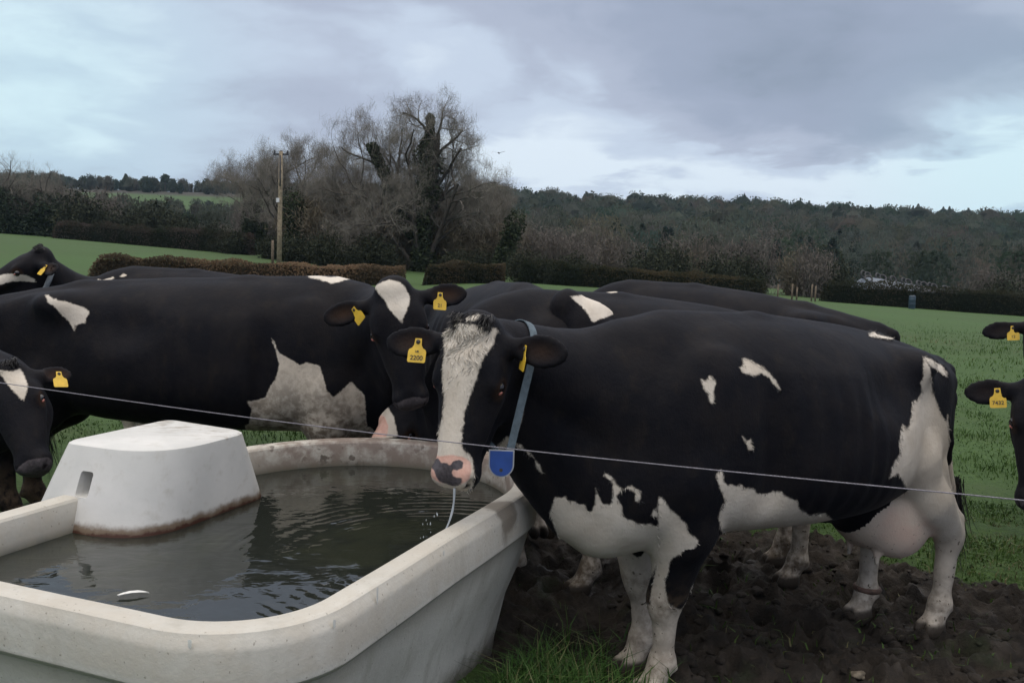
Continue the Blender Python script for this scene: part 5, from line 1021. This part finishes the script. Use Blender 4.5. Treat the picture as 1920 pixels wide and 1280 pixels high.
  ('w', [(1.688,-0.002,1.058),(1.73,0.012,1.051),(1.748,0.035,1.055),(1.753,0.061,1.061),(1.785,0.049,1.027),(1.823,0.03,0.993),(1.837,0.002,0.948),(1.838,-0.011,0.93),(1.825,-0.016,0.941),(1.786,-0.017,0.975),(1.745,-0.01,1.004),(1.718,-0.004,1.03),(1.693,-0.007,1.042)], '', (0.718, -0.684, 0.132)),
 ],
 'F': [
  ('w', [(1.599,-0.108,1.389),(1.589,-0.068,1.395),(1.551,-0.014,1.401),(1.551,0.006,1.416),(1.581,0.066,1.394),(1.588,0.096,1.361),(1.603,0.12,1.31),(1.659,0.042,1.299),(1.675,-0.027,1.277),(1.66,-0.036,1.304),(1.637,-0.052,1.335),(1.615,-0.078,1.362)], '', (0.901, -0.431, 0.051)),
 ],
 'G': [
  ('w', [(0.403,0.001,1.441),(0.365,-0.013,1.448),(0.326,-0.01,1.439),(0.304,-0.002,1.428),(0.319,0.032,1.416),(0.353,0.015,1.417)], '', (0.304, 0.952, 0.033)),
  ('w', [(1.445,-0.358,0.807),(1.426,-0.361,0.829),(1.357,-0.3,0.841),(1.328,-0.23,0.799),(1.312,-0.17,0.714),(1.381,-0.188,0.697),(1.452,-0.278,0.694)], 'wrap', (0.06, 0.982, 0.181)),
  ('w', [(1.426,-0.63,0.871),(1.393,-0.631,0.888),(1.385,-0.622,0.835),(1.406,-0.619,0.809),(1.428,-0.621,0.814)], '', (0.051, 0.987, 0.153)),
  ('p', [(1.439,-0.339,0.751),(1.406,-0.353,0.788),(1.367,-0.29,0.789),(1.352,-0.21,0.755),(1.363,-0.184,0.707),(1.433,-0.284,0.688)], '', (0.058, 0.981, 0.186)),
 ],
 'K': [
  ('w', [(-0.608,-0.012,1.337),(-0.656,-0.014,1.345),(-0.731,-0.008,1.325),(-0.683,-0.014,1.305),(-0.634,-0.012,1.316)], '', (-0.038, 0.998, 0.04)),
 ],
}

G_ = None
A_ = cow('A', 'black cow with white face blaze, grey-blue collar and blue tag, water dripping from her muzzle', (1.282, 3.935), (-.886, -.464), 1.065, (at(880, 604, 3.10), at(837, 882, 2.985), (-.40, -.89, .22)), res=.0095,
         crest=-.02, tuck=.12, leg=.98, fl=(.0, 0, 0), fr=(-.055, 0, .02), hl=(-.03, 0, .025), hr=(.14, 0, 0), tail=.03, own_nose=True, hs=.97, earbrown=.45, el=(.06, -.15, .1), er=(.14, -.25, 0), earL=1.0, socks=dict(fl=.31, fr=.52, hl=.70, hr=.62),
         tags=(('r', .135, .05, 0, (('2200', .022, .055), ('UK', .010, .033))), ('l', .10, -.25, -.75, None)), eyes=True, tuft=True)
B_ = cow('B', 'large black cow side-on behind the trough, facing right, with white chest and forehead patch', (-1.80, 5.28), (.995, -.1), 1.06, (at(735, 534, 4.30), at(776, 785, 4.18), (.10, -.98, .12)), res=.012, stretch=1.34, rise=.03, tuft=False,
         crest=-.02, el=(.02, .30, 0), er=(.10, .25, 0), lift=-.05, hs=1.02, mud=1.0, fl=(-.05, 0, 0), fr=(.06, 0, 0), tags=(('r', .10, .5, .5, None), ('l', .12, -.2, 0, (('21', .022, .05),))), socks=dict(fl=.6, fr=.6, hl=0, hr=0), udder=False)
C_ = cow('C', 'black cow lowering her white-starred head beside the white float cover at the left edge', (-3.88, 4.50), (.95, -.3), 1.0, (at(0, 688, 4.0), at(60, 900, 3.78), (.10, -.93, .3)), res=.013, hs=.93,
         tags=(('l', .13, -.1, 0, None),), el=(.0, .9, 0), earL=.78, socks=dict(fl=0, fr=0))
D_ = cow('D', 'black cow farthest back on the left, raised head turned away, yellow tag above her collar', (-2.1, 6.9), (-1, -.05), 1.03, (at(70, 463, 6.5), at(-40, 530, 6.35), (-.45, -.35, .8)), res=.015, crest=-.10,
         el=(-.30, .25, .3), tags=(('l', .11, .3, 0, None),))
F_ = cow('F', 'black cow facing right whose white forehead patch shows just above the collared cow\'s neck', (-.20, 5.95), (.35, -.93), 1.03, (at(1066, 553, 4.38), at(1222, 690, 4.30), (.30, -.80, .58)), res=.013, tuft=False, el=(.1, 1.6, 0), er=(-.8, .4, 0))
G_ = cow('G', 'black cow directly behind the collared cow, small white spot on the ridge of her back', (.86, 4.74), (-.97, -.20), 1.09, (at(778, 728, 4.78), at(706, 822, 4.66), (-.55, -.6, .55)), res=.014,
         fl=(-.32, 0, 0), fr=(0, 0, 0), hl=(.08, 0, 0), hr=(.0, 0, .05), mud=.3)
K_ = cow('K', 'black cow whose grey rump with pale tail head stands out farthest behind on the right', (1.62, 6.5), (-.92, .38), 1.10, ((.15, 7.15, .9), (-.05, 7.2, .42), (-.7, .2, .5)), res=.016, tuft=False)
I_ = cow('I', 'black cow at the right edge showing only a tagged upper ear and dark cheek', (4.15, 6.05), (-.75, -.65), 1.0, (at(1974, 586, 5.0), at(1982, 790, 4.85), (-.3, -.93, .2)), res=.014, el=(.04, .22, 0), earbrown=.15, tags=(('r', .09, 0, 0, (('12', .022, .05),)),))
J_ = cow('J', 'black cow at the right edge nearest the wire, drooping tagged ear and dark face', (3.57, 4.29), (-.9, -.43), 1.0, (at(1976, 705, 3.6), at(1950, 962, 3.5), (-.35, -.93, .15)), res=.012, er=(.20, .2, 0), earL=.86, earbrown=.15,
         tags=(('r', .095, .15, 0, (('7432', .022, .05),)),))

# ------------------------------------------------------------------ what the collared cow wears, and the water running from her mouth
def hull(P):
    P = sorted(map(tuple, P)); L = []
    for seq in (P, P[::-1]):
        h = []
        for p in seq:
            while len(h) > 1 and (h[-1][0] - h[-2][0]) * (p[1] - h[-2][1]) - (h[-1][1] - h[-2][1]) * (p[0] - h[-2][0]) <= 0: h.pop()
            h.append(p)
        L += h[:-1]
    return np.array(L)
def collar():
    a = A_; V = a['V']; loc = a['loc']
    p1, p2, p3 = [loc(at(*q)) for q in ((1000, 622, 3.24), (998, 715, 3.16), (950, 845, 3.10))]
    n = np.cross(p2 - p1, np.array(COLLAR_N) if COLLAR_N else p3 - p1)
    n = np.cross(p3 - p1, loc(at(900, 700, 3.5)) - p1); n /= np.linalg.norm(n); c = (p1 + p3) / 2; u = (p1 - p3) / np.linalg.norm(p1 - p3); v = np.cross(n, u)
    sel = (np.abs((V - c) @ n) < .010) & (np.linalg.norm(V - c, axis=1) < .36) & (a['hcd'][:, 2] < -.03)
    for e in 'lr':
        b0, e1, e2, e3, ce = a['P']['ear' + e]; qq = a['hcd'] - b0; sel &= ~((qq @ e1 > .0) & (np.linalg.norm(qq - np.outer(qq @ e1, e1), axis=1) < .075) & (qq @ e1 < .3))
    sel &= a['hcd'][:, 2] < -.09
    
    q = V[sel] - c; H2 = hull(np.stack([q @ u, q @ v], -1)); H2 = np.concatenate([H2, [[-.5 * np.linalg.norm(p1 - p3) - .03, .02]]]); H2 = hull(H2)
    cen = H2.mean(0); d = np.diff(np.vstack([H2, H2[:1]]), axis=0); cum = np.concatenate([[0], np.cumsum(np.linalg.norm(d, axis=1))]); s = np.linspace(0, cum[-1], 140)[:-1]; HH = np.vstack([H2, H2[:1]]); L = np.stack([np.interp(s, cum, HH[:, i]) for i in (0, 1)], -1)
    for _ in range(4): L = (np.roll(L, 1, 0) + 2 * L + np.roll(L, -1, 0)) / 4
    o2 = (L - cen) / np.linalg.norm(L - cen, axis=1)[:, None]; k = len(L); w = .014; t = .0035; VV = []
    for (nn, rr) in ((-w, .004), (w, .004), (w, .004 + t), (-w, .004 + t)): VV.append(c + (L + o2 * rr) @ np.array([u, v]) + n * nn)
    j = np.arange(k); m = MB(); m.add(np.concatenate(VV), np.concatenate([np.stack([i * k + j, i * k + (j + 1) % k, ((i + 1) % 4) * k + (j + 1) % k, ((i + 1) % 4) * k + j], -1) for i in range(4)]))
    co = m.build('collar', M_STRAP, a['o'], False)
    # rounded blue tag with a grey rim, hung at the lowest point
    ctr = loc(at(940, 870, 3.06)); nv = a['R'] @ np.array([-.05, -.97, .1]); nv /= np.linalg.norm(nv); sx = np.cross(nv, a['R'] @ np.array([0, 0, 1.])); sx /= np.linalg.norm(sx); up = np.cross(sx, nv)
    def plate(name, r, h, T_, off, mat, par):
        pts = [(-r, h), (r, h)] + [(r * math.cos(q), r * math.sin(q)) for q in np.linspace(0, -math.pi, 20)]; k = len(pts); m = MB(); j = np.arange(k)
        VV = np.array([ctr + sx * x + up * y + nv * (off + w) for w in (0, T_) for x, y in pts]); m.add(np.concatenate([VV, [ctr + nv * off, ctr + nv * (off + T_)]]), np.stack([j, (j + 1) % k, k + (j + 1) % k, k + j], -1), np.concatenate([np.stack([(j + 1) % k, j, np.full(k, 2 * k)], -1), np.stack([k + j, k + (j + 1) % k, np.full(k, 2 * k + 1)], -1)]))
        return m.build(name, mat, par)
    plate('tag_rim', .041, .047, .006, 0, M_RIM, co); plate('collar_tag', .0365, .043, .004, .0045, M_BLUE, co)
    m = MB(); m.tube([ctr - up * .018 + nv * q for q in (.008, .0095)], (.006, .0055), 10); m.build('tag_hole', M_INK, co)
    # band on the far hind leg
    m = MB(); cb = np.array([-.72 + .14 + .006, -.115, .135]); m.tube([cb + np.array([.052 * math.cos(q), .050 * math.sin(q), .004 * math.cos(q)]) for q in np.linspace(0, 2 * math.pi, 25)], .014, 6, False); m.build('leg_band', plain('muddy_red_band', (.10, .06, .045), .7, .4, 30), a['o'], True)
    # curls of white hair on the forehead
    r = np.random.default_rng(8); hcd = a['hcd']; nh = a['N'] @ a['P']['hA'].T
    W = np.zeros(len(V), np.float32); a['o'].data.attributes['white'].data.foreach_get('value', W)
    sel = np.where((W > .012) & (hcd[:, 0] < .24) & (hcd[:, 0] > -.06) & (hcd[:, 2] > -.10) & (np.abs(hcd[:, 1]) < .11))[0]
    if len(sel) > 20:
        s = r.choice(sel, 1100, p=(np.exp(-((hcd[sel, 0] - .05) / .075) ** 2) + .05) / (np.exp(-((hcd[sel, 0] - .05) / .075) ** 2) + .05).sum()); base = V[s]; q = hcd[s]
        ang = 2.2 * np.sin(q[:, 0] * 60 + q[:, 1] * 35) ; dd = np.stack([1.0 + .3 * np.cos(ang), q[:, 1] * 8 + .9 * np.sin(ang), .10 + 0 * ang], -1) + r.normal(size=(len(s), 3)) * .2
        Vh, Qh = ribbons(base, dd @ a['P']['hA'], .026, .0013, 6, 0.0, 4, .35); link('forehead_curls', np_mesh('forehead_curls', Vh, Qh), M_HAIR_W, a['o'])
    # hairs lying across the edges of the markings
    f_ = np.where((np.abs(W) < .007))[0]; s = r.choice(f_, min(len(f_), 6500)); ww = W[s] > 0; base = V[s] + a['N'][s] * .0005
    flow = np.where((hcd[s, 0] < .56)[:, None] & (np.linalg.norm(V[s] - a['P']['ho'], axis=1) < .6)[:, None], a['P']['hA'][0][None], np.array([[-.45, 0, -.9]])); flow = flow - (flow * a['N'][s]).sum(1)[:, None] * a['N'][s] + a['N'][s] * .08 + r.normal(size=(len(s), 3)) * .30
    for nm, mk, mt in (('white_coat_hair', ww, M_HAIR_W), ('black_coat_hair', ~ww, M_HAIR_K)):
        Vh, Qh = ribbons(base[mk], flow[mk], .015, .0008, 12, 0.0, 2, .1); link(nm, np_mesh(nm, Vh, Qh), mt, a['o'])
COLLAR_N = None
collar()
def dcollar():
    d = D_; ht = d['H'](.16, 0, -.2); hb = d['H'](.02, 0, -.17); m = MB(); c = d['H'](.12, 0, -.24); ax1 = (d['H'](.02, 0, -.14) - d['H'](.26, 0, -.28)) / 2; ax2 = d['HV'](0, .13, 0); m2 = [c + ax1 * math.cos(q) + ax2 * math.sin(q) for q in np.linspace(0, 2 * math.pi, 33)]
    m.tube(m2, .018, 6, False); m.build('collar', plain('pale_grey_webbing', (.16, .18, .20), .8, .2, 40), d['o'], True)
dcollar()
WATERM = material('falling_water', None, **{'Base Color': (.75, .8, .85, 1), 'Roughness': .08, 'Transmission Weight': .55, 'IOR': 1.33})
s = at(852, 915, 3.0); e = DROP; r = np.random.default_rng(4); m = MB(); T = np.linspace(0, 1, 26); pts = [s * (1 - t) + e * t + np.array([.012 * math.sin(t * 5) - .018 * t * (1 - t), 0, -.0 * t]) for t in T]; m.tube(pts, [.0025 * (1 - .35 * t) * (1 + .25 * math.sin(t * 23)) + .0012 for t in T], 8)
o = m.build('water_stream', WATERM, None, True); tag(o, 'thin stream of water running from the collared cow\'s muzzle into the trough', 'water stream')
for k in range(16):
    t = r.random(); p = s * (1 - t) + e * t + np.array([-.03 - .055 * r.random(), .01 * r.normal(), 0]); q = .0011 + .0013 * r.random(); m = MB(); m.tube([p + np.array([0, 0, z]) for z in (-q * 2, -q, 0, q * 1.5, q * 3)], (.0002, q * .8, q, q * .6, .0002), 6); o = m.build('water_drop', WATERM, None, True)
    tag(o, 'small drop of water falling beside the stream from the muzzle', 'water drop', 'drops falling from the muzzle')

# ------------------------------------------------------------------ damp winter air: one even box of haze round everything but the sky
def haze():
    m = MB(); m.box((0, 600, 25), (1800, 1500, 130)); o = m.build('haze', None); mt = bpy.data.materials.new('damp_air'); mt.use_nodes = True; nt = mt.node_tree
    for n in list(nt.nodes):
        if n.type == 'BSDF_PRINCIPLED': nt.nodes.remove(n)
    v = nt.nodes.new('ShaderNodeVolumePrincipled'); v.inputs['Color'].default_value = (.55, .78, 1.0, 1); v.inputs['Density'].default_value = .00014; v.inputs['Anisotropy'].default_value = .2
    nt.links.new(v.outputs[0], nt.nodes['Material Output'].inputs['Volume']); o.data.materials.append(mt); tag(o, kind='stuff')
haze()
